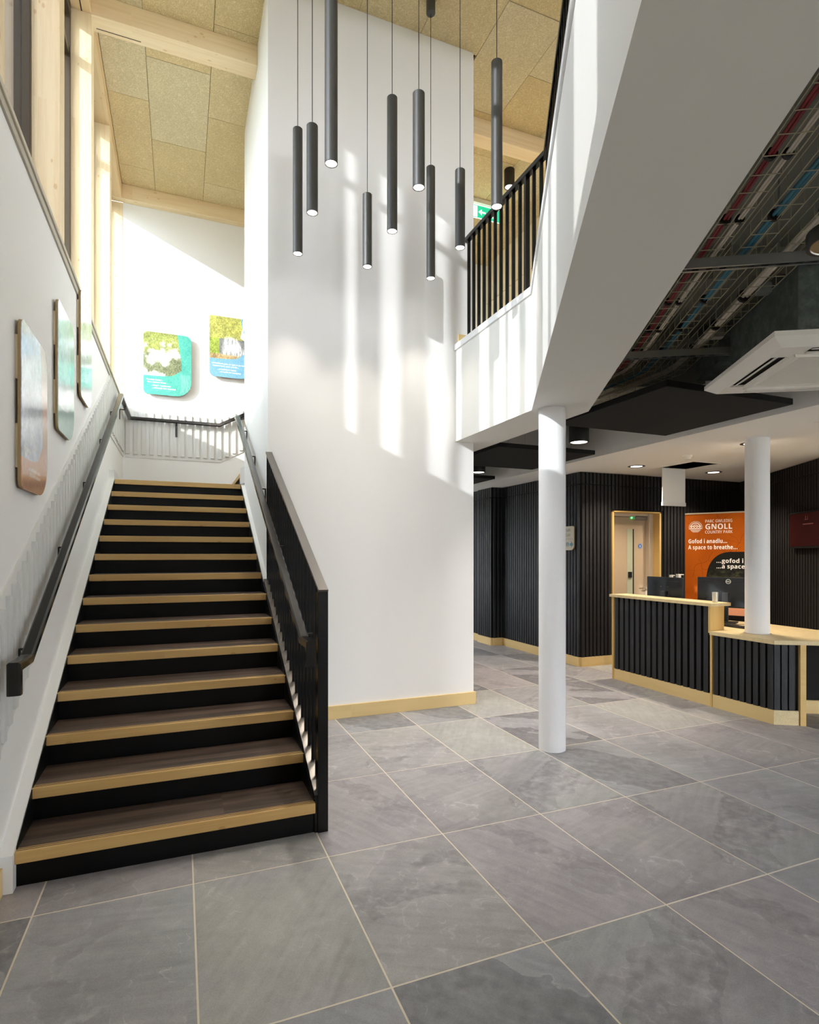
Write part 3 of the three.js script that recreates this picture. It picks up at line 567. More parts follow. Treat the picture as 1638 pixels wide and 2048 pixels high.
// ------------------------------------------------------------------ pendants
{
  const P = [['back left', 0.866, 3.852, 4.558, 1.0], ['middle left', 0.835, 3.789, 3.87, 0.6], ['front left', 0.83, 3.774, 3.32, 1.0], ['back centre', 1.43, 3.827, 4.5, 0.6], ['middle centre', 1.462, 3.858, 3.989, 1.0], ['front centre', 1.40, 3.775, 3.33, 0.6], ['back right', 2.04, 3.877, 4.58, 0.98], ['middle right', 1.998, 3.813, 3.93, 0.6], ['front right', 2.02, 3.844, 3.417, 1.0]];
  const L = {
    'back left': 'long black cylinder pendant at the far left of the cluster, ending lowest there', 'middle left': 'short black cylinder pendant just right of the far left long one', 'front left': 'long black cylinder pendant cut by the top edge of the photo',
    'back centre': 'short black cylinder pendant hanging lowest left of centre on the white tower', 'middle centre': 'long black cylinder pendant in the centre of the cluster', 'front centre': 'short black cylinder pendant high up, right of the central long one',
    'back right': 'long black cylinder pendant reaching lowest of all nine, ceiling rose visible', 'middle right': 'short black cylinder pendant before the right edge of the white tower', 'front right': 'long black cylinder pendant at the far right before the upper balustrade',
  };
  for (const [k, x, y, d, len] of P) {
    const t = thing('pendant_lamp', L[k], 'pendant lamp', [x, y, d], 'black cylinder pendants over the hall');
    const r = 0.0385;
    const prof = [[0.034, 0], [r, 0], [r, 0.012], [r, len * 0.3 - 0.002], [r - 0.0012, len * 0.3 - 0.0012], [r - 0.0012, len * 0.3 + 0.0012], [r, len * 0.3 + 0.002], [r, len - 0.004], [r - 0.004, len], [0, len]].map(([a, b]) => new THREE.Vector2(a, b));
    const body = part('shade', new THREE.LatheGeometry(prof, 36).translate(x, y, -d), M.pendant, t);
    part('reflector', new THREE.LatheGeometry([[0.034, 0], [0.031, 0.004]].map(([a, b]) => new THREE.Vector2(a, b)), 36).translate(x, y, -d), M.chrome, t);
    part('diffuser', cyl(x, y + 0.003, y + 0.006, d, 0.033, 32), M.lampWarm, t, 'glowing lamp face');
    part('cable', cyl(x, y + len, CEIL - 0.05, d, 0.0028, 8), M.cable, t);
    part('ceiling_rose', new THREE.LatheGeometry([[0, 0], [0.03, 0], [0.04, 0.012], [0.04, 0.12]].map(([a, b]) => new THREE.Vector2(a, b)), 32).translate(x, CEIL - 0.12, -d), M.pendant, t);
    const s = new THREE.SpotLight(new THREE.Color(1, 0.93, 0.84), 1.6, 0, 0.62, 0.7, 2); s.name = 'pendant_light'; s.position.set(x, y - 0.01, -d); s.target.position.set(x, 0, -d); s.castShadow = true; s.shadow.radius = 1.5; scene.add(s, s.target);
  }
}
// small lamps: surface cylinders in the services zone, recessed downlights, upstairs downlight
function surfaceLamp(x, y, d, r, h, top, label, group, power) {
  const t = thing('cylinder_downlight', label, 'downlight', [x, y, d], group), off = h < 0.1;
  part('shade', new THREE.LatheGeometry([[r - 0.012, 0], [r, 0], [r, h - 0.004], [r - 0.004, h], [0, h]].map(([a, b]) => new THREE.Vector2(a, b)), 48).translate(x, y, -d), M.plastic, t);
  part('reflector', new THREE.LatheGeometry([[r - 0.012, 0], [r - 0.02, 0.012]].map(([a, b]) => new THREE.Vector2(a, b)), 40).translate(x, y, -d), M.chrome, t);
  part('diffuser', cyl(x, y + 0.004, y + 0.008, d, r - 0.014, 40), off ? M.plyEdge : M.lampDim, t, off ? 'brown unlit lamp face' : 'white lamp face');
  if (off) part('lens', cyl(x - 0.03, y - 0.002, y + 0.004, d, 0.016, 24), M.acWhite, t);
  if (top > y + h + 0.01) part('stem', cyl(x, y + h - 0.003, top, d, 0.01, 10), M.plastic, t);
  if (power) { const s = new THREE.SpotLight(new THREE.Color(1, 0.9, 0.78), power, 0, 1.0, 0.6, 2); s.name = 'downlight_light'; s.position.set(x, y - 0.01, -d); s.target.position.set(x, 0, -d); s.castShadow = true; s.shadow.radius = 3; scene.add(s, s.target); }
}
surfaceLamp(3.47, 2.50, 4.37, 0.092, 0.19, 3.15, 'black cylinder downlight right of the free column, between two acoustic rafts', 'black hung downlights', 4);
surfaceLamp(3.54, 2.50, 6.45, 0.092, 0.19, 3.15, 'black cylinder downlight next to the tower edge, deep in the corridor', 'black hung downlights', 4);
surfaceLamp(2.12, 2.53, 1.275, 0.098, 0.05, 3.15, 'black shallow downlight at the right photo edge between the cable trays', 'black hung downlights', 0);
surfaceLamp(3.86, 6.10, 6.22, 0.066, 0.22, CEIL, 'small black cylinder downlight on the ceiling above the upper balustrade', null, 24);
for (const [x, d, label] of [[5.126, 5.38, 'recessed round downlight left of the hanging ceiling hatch'], [6.432, 5.4, 'recessed round downlight right of the hanging ceiling hatch'], [5.1, 3.86, 'recessed round downlight half hidden by the counter column']]) {
  const t = thing('recessed_downlight', label, 'downlight', [x, RCEIL, d], 'recessed downlights of the reception');
  part('bezel', new THREE.LatheGeometry([[0.066, -0.002], [0.085, -0.006], [0.098, -0.003], [0.1, 0.0]].map(([a, b]) => new THREE.Vector2(a, b)), 48).translate(x, RCEIL, -d), M.plastic, t);
  part('diffuser', cyl(x, RCEIL - 0.003, RCEIL - 0.001, d, 0.068, 40), M.lampDim, t, 'white lamp face');
  const s = new THREE.SpotLight(new THREE.Color(1, 0.84, 0.66), 4.8, 0, 1.1, 0.5, 2); s.name = 'downlight_light'; s.position.set(x, RCEIL - 0.012, -d); s.target.position.set(x, 0, -d); s.castShadow = true; s.shadow.radius = 3; scene.add(s, s.target);
}
for (const [x, y, d, label] of [[5.067, RCEIL, 4.58, 'small white smoke detector on the reception ceiling'], [3.62, CEIL, 6.15, 'small white smoke detector on the high ceiling behind the right pendant']]) {
  const t = thing('smoke_detector', label, 'smoke detector', [x, y, d]);
  part('base', cyl(x, y - 0.02, y, d, 0.05, 32), M.plasticWhite, t); part('head', cyl(x, y - 0.045, y - 0.02, d, 0.032, 32, 0.042), M.plasticWhite, t);
}

// ------------------------------------------------------------------ picture boards
const font = (px, w = 'bold') => `${w} ${px}px sans-serif`;
function photoNoise(x, w, h, sd, f) { const N = vnoise(sd), id = x.getImageData(0, 0, w, h), D = id.data; for (let j = 0; j < h; j++) for (let i = 0; i < w; i++) { const o = (j * w + i) * 4, c = f(i / w, j / h, N); if (c) { D[o] = clamp(c[0], 0, 255); D[o + 1] = clamp(c[1], 0, 255); D[o + 2] = clamp(c[2], 0, 255); D[o + 3] = 255; } } x.putImageData(id, 0, 0); }
function inBlob(u, v) { const lim = 0.72 + 0.16 * v; return u < (v < 0.45 ? 0.70 + v * 0.2 : 0.79 - Math.max(0, v - 0.58) * Math.max(0, v - 0.58) * 14) && v < 0.70 - 0.06 * Math.pow(u / 0.8, 3) - (u > 0.6 ? (u - 0.6) * 0.35 : 0); }
function fronds(x, w, h, col, n = 26) { x.strokeStyle = col; x.lineWidth = 2.2; let s = 5; const r = () => { s = (s * 1664525 + 1013904223) >>> 0; return s / 4294967296; }; for (let k = 0; k < n; k++) { const a = r(); x.beginPath(); x.moveTo(w * (0.74 + a * 0.2), h * (0.62 + r() * 0.06)); x.quadraticCurveTo(w * (0.8 + a * 0.2), h * 0.72, w * (0.76 + r() * 0.24), h * (0.86 + r() * 0.16)); x.stroke(); } }
const signA = canvasTex(640, 896, (x, w, h) => {
  photoNoise(x, w, h, 61, (u, v, N) => {
    const f = N.fbm(u * 60, v * 60, 3), b = N.fbm(u * 9, v * 9, 4);
    if (!inBlob(u, v)) return [84 + (f - 0.5) * 50 + (b - 0.5) * 30, 178 + (f - 0.5) * 30 + (b - 0.5) * 26, 162 + (f - 0.5) * 30 + (b - 0.5) * 24];
    const splash = sm(0.45, 0.75, N.fbm(u * 7 + 2, v * 9, 4) + 0.42 - Math.hypot((u - 0.42) / 0.5, (v - 0.38) / 0.24) * 0.55);
    const g = mix(96, 214, clamp(f * 0.9 + b * 0.5 - 0.15));
    let c = [g * 0.92, g * 0.96, g * 0.52]; if (v > 0.33) c = [g * 0.8, g * 0.83, g * 0.62];
    const low = sm(0.6, 0.66, v + (b - 0.5) * 0.15) * (u < 0.45 ? 1 : 0);
    const t = Math.max(splash, low);
    return c.map((q) => mix(q, 244, t));
  });
  fronds(x, w, h, 'rgba(150,232,190,0.9)');
  x.fillStyle = '#fff'; x.font = font(30); x.fillText('Carwch natur...', w * 0.06, h * 0.775); x.fillText('Be a nature lover...', w * 0.075, h * 0.815); x.fillText("...trwy'r tymhorau", w * 0.15, h * 0.865); x.fillText('...through the seasons', w * 0.17, h * 0.905);
});
const signB = canvasTex(640, 896, (x, w, h) => {
  photoNoise(x, w, h, 67, (u, v, N) => {
    const f = N.fbm(u * 60, v * 60, 3), b = N.fbm(u * 9, v * 9, 4);
    if (!inBlob(u, v)) return [124 + (f - 0.5) * 34, 176 + (f - 0.5) * 26, 208 + (f - 0.5) * 20];
    const g = mix(110, 240, clamp(f * 0.9 + b * 0.6 - 0.2));
    let c = v < 0.36 ? [g * 0.98, g * 0.97, g * 0.52] : u < 0.22 ? [g * 0.86, g * 0.95, g * 0.4] : [g * 0.72, g * 0.72, g * 0.72];
    if (v > 0.62) c = [g, g * 0.84, g * 0.6];
    const wf = sm(0.0, 0.12, 0.18 + 0.55 * (v - 0.33) - Math.abs(u - 0.46 - (v - 0.33) * 0.35)) * sm(0.3, 0.36, v) * (1 - sm(0.58, 0.66, v)) * sm(0.25, 0.6, N.fbm(u * 50, v * 10, 3) + 0.1);
    return c.map((q) => mix(q, 246, wf));
  });
  fronds(x, w, h, 'rgba(190,225,245,0.8)', 16);
  x.fillStyle = '#fff'; x.font = font(28); x.fillText('Archwiliwch gam, yr agos ac yn bell...', w * 0.05, h * 0.79); x.fillText('Explore here, near and far...', w * 0.07, h * 0.83); x.fillText('...yr hollwers i bawb', w * 0.17, h * 0.885); x.fillText('...an walks for everyone', w * 0.2, h * 0.925);
});
const signL = (sd, top, low, text) => canvasTex(512, 736, (x, w, h) => {
  photoNoise(x, w, h, sd, (u, v, N) => {
    const f = N.fbm(u * 40, v * 40, 3), b = N.fbm(u * 5, v * 6, 4);
    if (!inBlob(u, v * 0.86)) return low.map((q) => q + (f - 0.5) * 26);
    return top.map((q, k) => q * (0.72 + 0.55 * b + (f - 0.5) * 0.3) + (k === 2 ? 6 : 0));
  });
  x.fillStyle = 'rgba(255,255,255,0.85)'; x.font = font(26); text.forEach(([s, a, b]) => x.fillText(s, w * a, h * b));
});
const edgePrint = [];
function board(label, tex, w, h, place, turn, { gap = 0.035, radii = [0.05, 0.09, 0.19, 0.045], gloss = false } = {}) {
  const t = thing('picture_board', label, 'sign', place, undefined, turn); originOf.set(t, new THREE.Vector3());
  const s = roundShape(w, h, radii), cx = -w / 2;
  const plyG = new THREE.ExtrudeGeometry(s, { depth: 0.013, bevelEnabled: false, curveSegments: 10 }).translate(cx, 0, gap);
  part('plywood', plyG, M.plyEdge, t, 'plywood backing with visible layered edge');
  const print = fit01(new THREE.ExtrudeGeometry(s, { depth: 0.003, bevelEnabled: false, curveSegments: 10 }), w, h).translate(cx, 0, gap + 0.013);
  part('print', print, PHY({ map: tex, roughness: gloss ? 0.22 : 0.4, clearcoat: gloss ? 0.7 : 0.1, clearcoatRoughness: gloss ? 0.1 : 0.3 }), t);
  for (const [a, b] of [[0.1, 0.36], [0.62, 0.88]]) part('spacer', lbox(w * 0.94, h * (b - a), gap, 0.001, 'x').translate(0, h * (1 - (a + b) / 2), gap / 2), M.ply, t, 'plywood spacer');
  return t;
}
const RT = Math.PI / 2;
board('glossy picture board low on the left wall, salmon foot, nearest the camera', signL(71, [196, 206, 222], [208, 156, 130], [['Dysgwch...', 0.08, 0.765], ['Be...', 0.12, 0.80], ['...ac adnabod natur', 0.22, 0.875], ['...discovers nature', 0.24, 0.91]]), 0.55, 0.80, [XW, 1.76, 3.414], RT, { gloss: true, gap: 0.013 });
board('glossy picture board with pale green foot, middle one on the left wall', signL(72, [208, 222, 230], [160, 204, 194], [['Mwynhewch...', 0.08, 0.765], ['Enjoy...', 0.12, 0.80]]), 0.55, 0.80, [XW, 2.21, 4.27], RT, { gloss: true, gap: 0.013 });
board('glossy pale picture board, highest and farthest of three on the left wall', signL(73, [214, 222, 228], [196, 216, 214], []), 0.55, 0.80, [XW, 2.63, 5.115], RT, { gloss: true, gap: 0.013 });
board('picture board with turquoise foot and splashing water on the far landing wall', signA, 0.6, 0.84, [-0.168, 3.606, DF], 0, { gap: 0.04, radii: [0.06, 0.08, 0.2, 0.06] });
board('picture board with blue foot and waterfall, half hidden by the tower', signB, 0.6, 0.85, [0.667, 3.94, DF], 0, { gap: 0.04, radii: [0.03, 0.08, 0.2, 0.08] });

// ------------------------------------------------------------------ wall lamp on the tower side
{
  const t = thing('wall_lamp', 'small white angular wall lamp on the tower side above the handrail', 'wall lamp', [XT0 - 0.002, 3.52, 5.9]);
  const x = XT0;
  part('backplate', box(x - 0.012, x, 3.62, 3.80, 5.85, 5.99, 0.002), M.frameLight, t);
  part('housing', prismXY([[x - 0.012, 3.80], [x - 0.10, 3.80], [x - 0.10, 3.735], [x - 0.125, 3.64], [x - 0.065, 3.60], [x - 0.06, 3.606], [x - 0.112, 3.645], [x - 0.088, 3.735], [x - 0.012, 3.735]], 5.85, 5.99), M.plasticWhite, t);
  part('lamp', box(x - 0.085, x - 0.02, 3.722, 3.734, 5.87, 5.97, 0.002), M.lampWarm, t, 'glowing lamp strip');
  const s = new THREE.PointLight(new THREE.Color(1, 0.92, 0.82), 0.5); s.name = 'wall_lamp_light'; s.position.set(x - 0.05, 3.70, -5.92); s.castShadow = true; scene.add(s);
}
// ------------------------------------------------------------------ exit sign
{
  const t = thing('exit_sign', 'green and white emergency exit sign with left arrow hung from the high ceiling', 'exit sign', [3.92, 6.06, 6.9]);
  const tex = canvasTex(512, 208, (x, w, h) => {
    x.fillStyle = '#f4fbf8'; x.fillRect(0, 0, w, h); x.fillStyle = '#12a97e'; x.fillRect(8, 12, w - 16, h - 24);
    x.fillStyle = '#fbfffd'; x.fillRect(20, 22, 84, h - 44);                                        // door
    x.fillRect(168, 92, 70, 24); x.beginPath(); x.moveTo(122, 104); x.lineTo(176, 58); x.lineTo(176, 150); x.fill();   // arrow
    x.beginPath(); x.arc(322, 52, 17, 0, 7); x.fill(); x.lineWidth = 22; x.lineCap = 'round'; x.strokeStyle = '#fbfffd';
    for (const P of [[[318, 84], [330, 124]], [[312, 84], [272, 92], [262, 116]], [[322, 84], [356, 104], [372, 88]], [[330, 126], [300, 150], [276, 178]], [[332, 126], [362, 148], [396, 166]]]) { x.beginPath(); P.forEach(([a, b], i) => (i ? x.lineTo(a, b) : x.moveTo(a, b))); x.stroke(); }
  });
  const g = new THREE.BoxGeometry(0.5, 0.19, 0.006).translate(3.92, 6.155, -6.9);
  part('sign_panel', g, STD({ map: tex, emissiveMap: tex, emissive: new THREE.Color(1, 1, 1), emissiveIntensity: 0.55, roughness: 0.4 }), t);
  part('housing', box(3.66, 4.18, 6.255, CEIL, 6.86, 6.94, 0.006), M.plasticWhite, t);
  part('indicator', new THREE.SphereGeometry(0.006, 10, 8).translate(4.08, 6.262, -6.855), STD({ color: 0x2fbf55, emissive: new THREE.Color(0.1, 0.8, 0.2), emissiveIntensity: 1.5 }), t, 'green light');
  const s = new THREE.RectAreaLight(new THREE.Color(0.55, 1, 0.8), 0.5, 0.48, 0.17); s.name = 'exit_sign_light'; s.position.set(3.92, 6.155, -6.89); s.lookAt(3.92, 6.155, 0); scene.add(s);
}
// ------------------------------------------------------------------ acoustic rafts
function raft(x0, x1, d0, d1, y, label) {
  const t = thing('acoustic_raft', label, 'ceiling raft', [(x0 + x1) / 2, y, (d0 + d1) / 2], 'black acoustic rafts');
  part('panel', box(x0, x1, y, y + 0.045, d0, d1, 0.004, 'x'), M.raft, t);
  for (const x of [x0 + 0.2, x1 - 0.2]) for (const d of [d0 + 0.15, d1 - 0.15]) part('wire', cyl(x, y + 0.044, 3.15, d, 0.0015, 6), M.zinc, t);
}
raft(2.9, 4.1, 2.78, 3.95, 2.53, 'large square black acoustic raft under the services, nearest the camera');
raft(2.93, 4.12, 4.92, 6.1, 2.52, 'square black acoustic raft seen behind the free column');
raft(2.95, 4.14, 7.05, 8.25, 2.52, 'square black acoustic raft at the tower edge, farthest along the corridor');

// ------------------------------------------------------------------ services: cable trays, pipes, struts, air unit, duct
const SV = (t, v, y) => V3(2.255 + t * UDIR[0] + v * VDIR[0], y, 2.0 + t * UDIR[1] + v * VDIR[1]);
function trayPath(v, y, tBend, dEnd) { const a = SV(-2.6, v, y), b = SV(tBend, v, y), c = V3(b.x, y, dEnd); return [a, b, c]; }
function tray(label, v0, v1, y, xt, dEnd) {
  const t = thing('cable_tray', label, 'cable tray', [SV(0, 0, 0).x, y, 2.0]), h = 0.055, tb = (v) => (xt + v - (v0 + v1) / 2 - 2.255 - v * VDIR[0]) / UDIR[0];
  const line = (v, yy) => { const P = trayPath(v, yy, tb(v), dEnd); return mergeGeometries([rod(P[0], P[1], 0.0022, 6), rod(P[1], P[2], 0.0022, 6)]); };
  for (const [v, yy] of [[v0, y + h], [v0, y], [(v0 + v1) / 2, y], [v1, y], [v1, y + h]]) part('long_wire', line(v, yy), M.wire, t);
  const U = (p, q) => mergeGeometries([rod(p.clone().setY(y + h), p, 0.002, 6), rod(p, q, 0.002, 6), rod(q, q.clone().setY(y + h), 0.002, 6)]);
  const vm = (v0 + v1) / 2, g = U(SV(0, v0, y), SV(0, v1, y)), go = originOf.get(t);
  for (let s = -2.5; s < tb(vm) - 0.02; s += 0.1) { const m = shade(new THREE.Mesh(g, M.wire)); m.name = 'cross_wire'; m.position.set(s * UDIR[0] - go.x, -go.y, -s * UDIR[1] - go.z); t.add(m); }
  const b = SV(tb(vm), vm, y), g2 = U(V3(b.x - (v1 - v0) / 2, y, 0), V3(b.x + (v1 - v0) / 2, y, 0));
  for (let d = -b.z + 0.06; d < dEnd; d += 0.1) { const m = shade(new THREE.Mesh(g2, M.wire)); m.name = 'cross_wire'; m.position.set(-go.x, -go.y, -d - go.z); t.add(m); }
  for (const s of [-1.6, -0.14, 1.04]) part('drop_rod', rod(SV(s, v0 - 0.01, y), SV(s, v0 - 0.01, 3.15), 0.004, 6), M.zinc, t);
  return { tb, y };
}
function pipe(name, label, cat, v, y, r, mat, xt, vm, dEnd, n = 1) {
  const o = SV(0, v, y), t = thing(name, label, cat, [o.x, y, 2.0]);
  const tb = (xt + v - vm - 2.255 - v * VDIR[0]) / UDIR[0];
  const offs = n === 1 ? [[0, 0]] : [[-0.6, 0], [0.6, 0], [0, 1.0], [-1.4, 0.9], [1.4, 0.9]].slice(0, n);
  const rr2 = n === 1 ? r : r * 0.55;
  for (const [a, b] of offs) {
    const c = new THREE.CatmullRomCurve3([SV(-2.6, v + a * r, y + b * r), SV(-1.4, v + a * r, y + b * r), SV(-0.2, v + a * r, y + b * r), SV(tb - 0.12, v + a * r, y + b * r), SV(tb, v + a * r, y + b * r).add(V3(0.0, 0, 0.06)), V3(SV(tb, v + a * r, 0).x + 0.02, y + b * r, -SV(tb, v, 0).z + 0.35), V3(SV(tb, v + a * r, 0).x + 0.02, y + b * r, dEnd)], false, 'centripetal');
    part(n === 1 ? 'pipe' : 'cable', new THREE.TubeGeometry(c, 60, rr2, 10), mat, t);
  }
  for (let s = -2.3; s < tb - 0.1; s += 0.38) part('strap', rod(SV(s, v, y + r * 0.2).sub(new THREE.Vector3(UDIR[0], 0, -UDIR[1]).multiplyScalar(0.008)), SV(s, v, y + r * 0.2).add(new THREE.Vector3(UDIR[0], 0, -UDIR[1]).multiplyScalar(0.008)), n === 1 ? r * 1.15 : r * 1.9, 12), M.strap, t);
}
tray('wire cable tray carrying the red pipe along the soffit edge', -0.046, 0.062, 2.785, 3.0, 7.5);
tray('wire cable tray carrying the blue cables, middle of three under the deck', 0.124, 0.232, 2.785, 3.2, 7.5);
tray('wire cable tray carrying the thick white cable bundle, nearest the air unit', 0.318, 0.45, 2.785, 3.38, 7.5);
pipe('alarm_cable', 'red cable run in the tray along the soffit edge', 'cable', -0.012, 2.80, 0.0105, M.red, 3.0, 0.008, 7.2, 3);
pipe('cable_bundle', 'thin cream cable bundle beside the red cables', 'cable', 0.042, 2.798, 0.009, M.cream, 3.0, 0.008, 7.2, 3);
pipe('cable_bundle', 'blue cable bundle in the middle tray', 'cable', 0.172, 2.802, 0.0125, M.blue, 3.2, 0.178, 7.2, 3);
pipe('cable_bundle', 'thick white cable bundle in the right tray', 'cable', 0.365, 2.806, 0.0165, M.cream, 3.38, 0.384, 7.2, 3);
for (const [s, label] of [[-0.14, 'galvanised slotted strut under the trays at the right photo edge'], [1.04, 'galvanised slotted strut under the trays left of the air unit'], [-1.6, 'galvanised slotted strut under the trays overhead, outside the photo']]) {
  const a = SV(s, -0.13, 2.752), t = thing('support_strut', label, 'strut', [a.x, 2.73, -a.z], 'tray support struts', Math.atan2(VDIR[1], VDIR[0]));
  const Ls = 0.86, ch = (g) => g;
  part('channel', mergeGeometries([lbox(Ls, 0.003, 0.041).translate(Ls / 2, 0.041, 0), lbox(Ls, 0.041, 0.003).translate(Ls / 2, 0.0205, 0.019), lbox(Ls, 0.041, 0.003).translate(Ls / 2, 0.0205, -0.019), lbox(Ls, 0.003, 0.01).translate(Ls / 2, 0.001, 0.015), lbox(Ls, 0.003, 0.01).translate(Ls / 2, 0.001, -0.015)]), M.zinc, t);
  for (let k = 0; k < 14; k++) part('slot', lbox(0.028, 0.002, 0.016).translate(0.06 + k * 0.058, 0.001, 0), M.strap, t);
  for (const q of [0.05, Ls - 0.05]) part('threaded_rod', new THREE.CylinderGeometry(0.005, 0.005, 0.42, 8).translate(q, 0.21, 0), M.zinc, t);
}
{
  const turn = Math.atan2(VDIR[1], VDIR[0]), cx = 3.285, cd = 2.055;
  const t = thing('air_conditioning_cassette', 'white ceiling air unit with louvred outlets and mesh grille, hung at an angle', 'air unit', [cx, 2.46, cd], undefined, turn);
  const S = 0.925, W = S / 2, wi = W - 0.055;
  // bevelled square panel with four outlet slots: frame built of four mitred rails and a raised centre
  const fr = new THREE.Shape([[-wi, -wi], [wi, -wi], [wi, wi], [-wi, wi]].map(([a, b]) => new THREE.Vector2(a, b)));
  const slot = (x0, y0, x1, y1) => fr.holes.push(new THREE.Path([[x0, y0], [x0, y1], [x1, y1], [x1, y0]].map(([a, b]) => new THREE.Vector2(a, b))));
  const s0 = wi - 0.105, s1 = wi - 0.02, q = 0.26; slot(-q, s0, q, s1); slot(-q, -s1, q, -s0); slot(s0, -q, s1, q); slot(-s1, -q, -s0, q);
  slot(-0.245, -0.245, 0.245, 0.245);
  part('fascia', uvm(new THREE.ExtrudeGeometry(fr, { depth: 0.012, bevelEnabled: false }).rotateX(Math.PI / 2).translate(0, 0.012, 0)), M.acWhite, t);
  const bev = [];
  for (let k = 0; k < 4; k++) { const g = new THREE.BufferGeometry(); g.setAttribute('position', new THREE.Float32BufferAttribute([-wi, 0, wi, wi, 0, wi, W, 0.04, W, -wi, 0, wi, W, 0.04, W, -W, 0.04, W, -W, 0.04, W, W, 0.04, W, W, 0.052, W, -W, 0.04, W, W, 0.052, W, -W, 0.052, W], 3)); g.computeVertexNormals(); uvm(g); bev.push(g.rotateY(k * Math.PI / 2)); }
  part('rim', mergeGeometries(bev), M.acWhite, t);
  part('rim_top', lbox(S, 0.012, S).translate(0, 0.058, 0), M.acWhite, t);
  part('cavity', lbox(S - 0.14, 0.03, S - 0.14).translate(0, 0.037, 0), M.acDark, t, 'dark outlet cavity');
  const bars = []; for (let k = 0; k < 40; k++) bars.push(lbox(0.49, 0.006, 0.0065).translate(0, 0.004, -0.24 + k * 0.0123)); for (let k = 0; k < 12; k++) bars.push(lbox(0.004, 0.005, 0.49).translate(-0.22 + k * 0.04, 0.006, 0));
  part('grille', mergeGeometries(bars), M.acWhite, t, 'fine intake grille');
  part('filter', lbox(0.488, 0.006, 0.488).translate(0, 0.013, 0), M.acGrey, t);
  for (let k = 0; k < 4; k++) { const l = part('louvre', mergeGeometries([lbox(0.5, 0.004, 0.05).rotateX(0.5).translate(0, 0.012, (s0 + s1) / 2), lbox(0.5, 0.006, 0.012, 0).translate(0, 0.002, s0 + 0.004)]).rotateY(k * Math.PI / 2), M.acWhite, t); }
  const lip = [[0, 1], [1, 0], [0, -1], [-1, 0]]; lip.forEach(([a, b]) => part('outlet_lip', a ? lbox(0.008, 0.016, 0.6, 0.002).translate(a * (s0 - 0.014), -0.006, 0) : lbox(0.6, 0.016, 0.008, 0.002).translate(0, -0.006, b * (s0 - 0.014)), M.acWhite, t));
  part('casing', lbox(0.74, 0.34, 0.8, 0.004).translate(0.04, 0.234, 0), M.galv, t, 'galvanised unit casing');
  for (const [a, b] of [[-0.45, -0.3], [0.45, -0.3], [-0.45, 0.3], [0.45, 0.3]]) { part('bracket', lbox(0.06, 0.05, 0.05, 0.002).translate(a * 0.98, 0.34, b), M.zinc, t); part('threaded_rod', new THREE.CylinderGeometry(0.005, 0.005, 0.36, 8).translate(a, 0.51, b), M.zinc, t); }
  const du = thing('air_duct', 'large dark galvanised duct above and behind the white air unit', 'duct', [3.62, 2.70, 2.75], undefined, turn);
  part('duct', lbox(1.1, 0.38, 0.42, 0.004).translate(0.27, 0.2, 0), M.galv, du);
  for (const x of [-0.36, 0.05, 0.46]) part('flange', lbox(0.03, 0.41, 0.45, 0.002).translate(x + 0.25, 0.2, 0), M.zinc, du);
  for (const x of [-0.3, 0.5]) part('hanger_rod', new THREE.CylinderGeometry(0.005, 0.005, 0.1, 8).translate(x, 0.42, 0), M.zinc, du);
}
{
  // downstand ribs of the deck seen between the trays
  const c = struct('trim_1');
  for (const [s, a, b] of [[-1.35, 2.93, 3.15], [0.55, 3.0, 3.15], [2.4, 2.93, 3.15]]) { const P = (t2, v) => [2.255 + t2 * UDIR[0] + v * VDIR[0], 2 + t2 * UDIR[1] + v * VDIR[1]]; part('downstand', prismXD([P(s, -0.25), P(s, 1.6), P(s + 0.7, 1.6), P(s + 0.7, -0.25)], a, b), M.deck, c); }
}
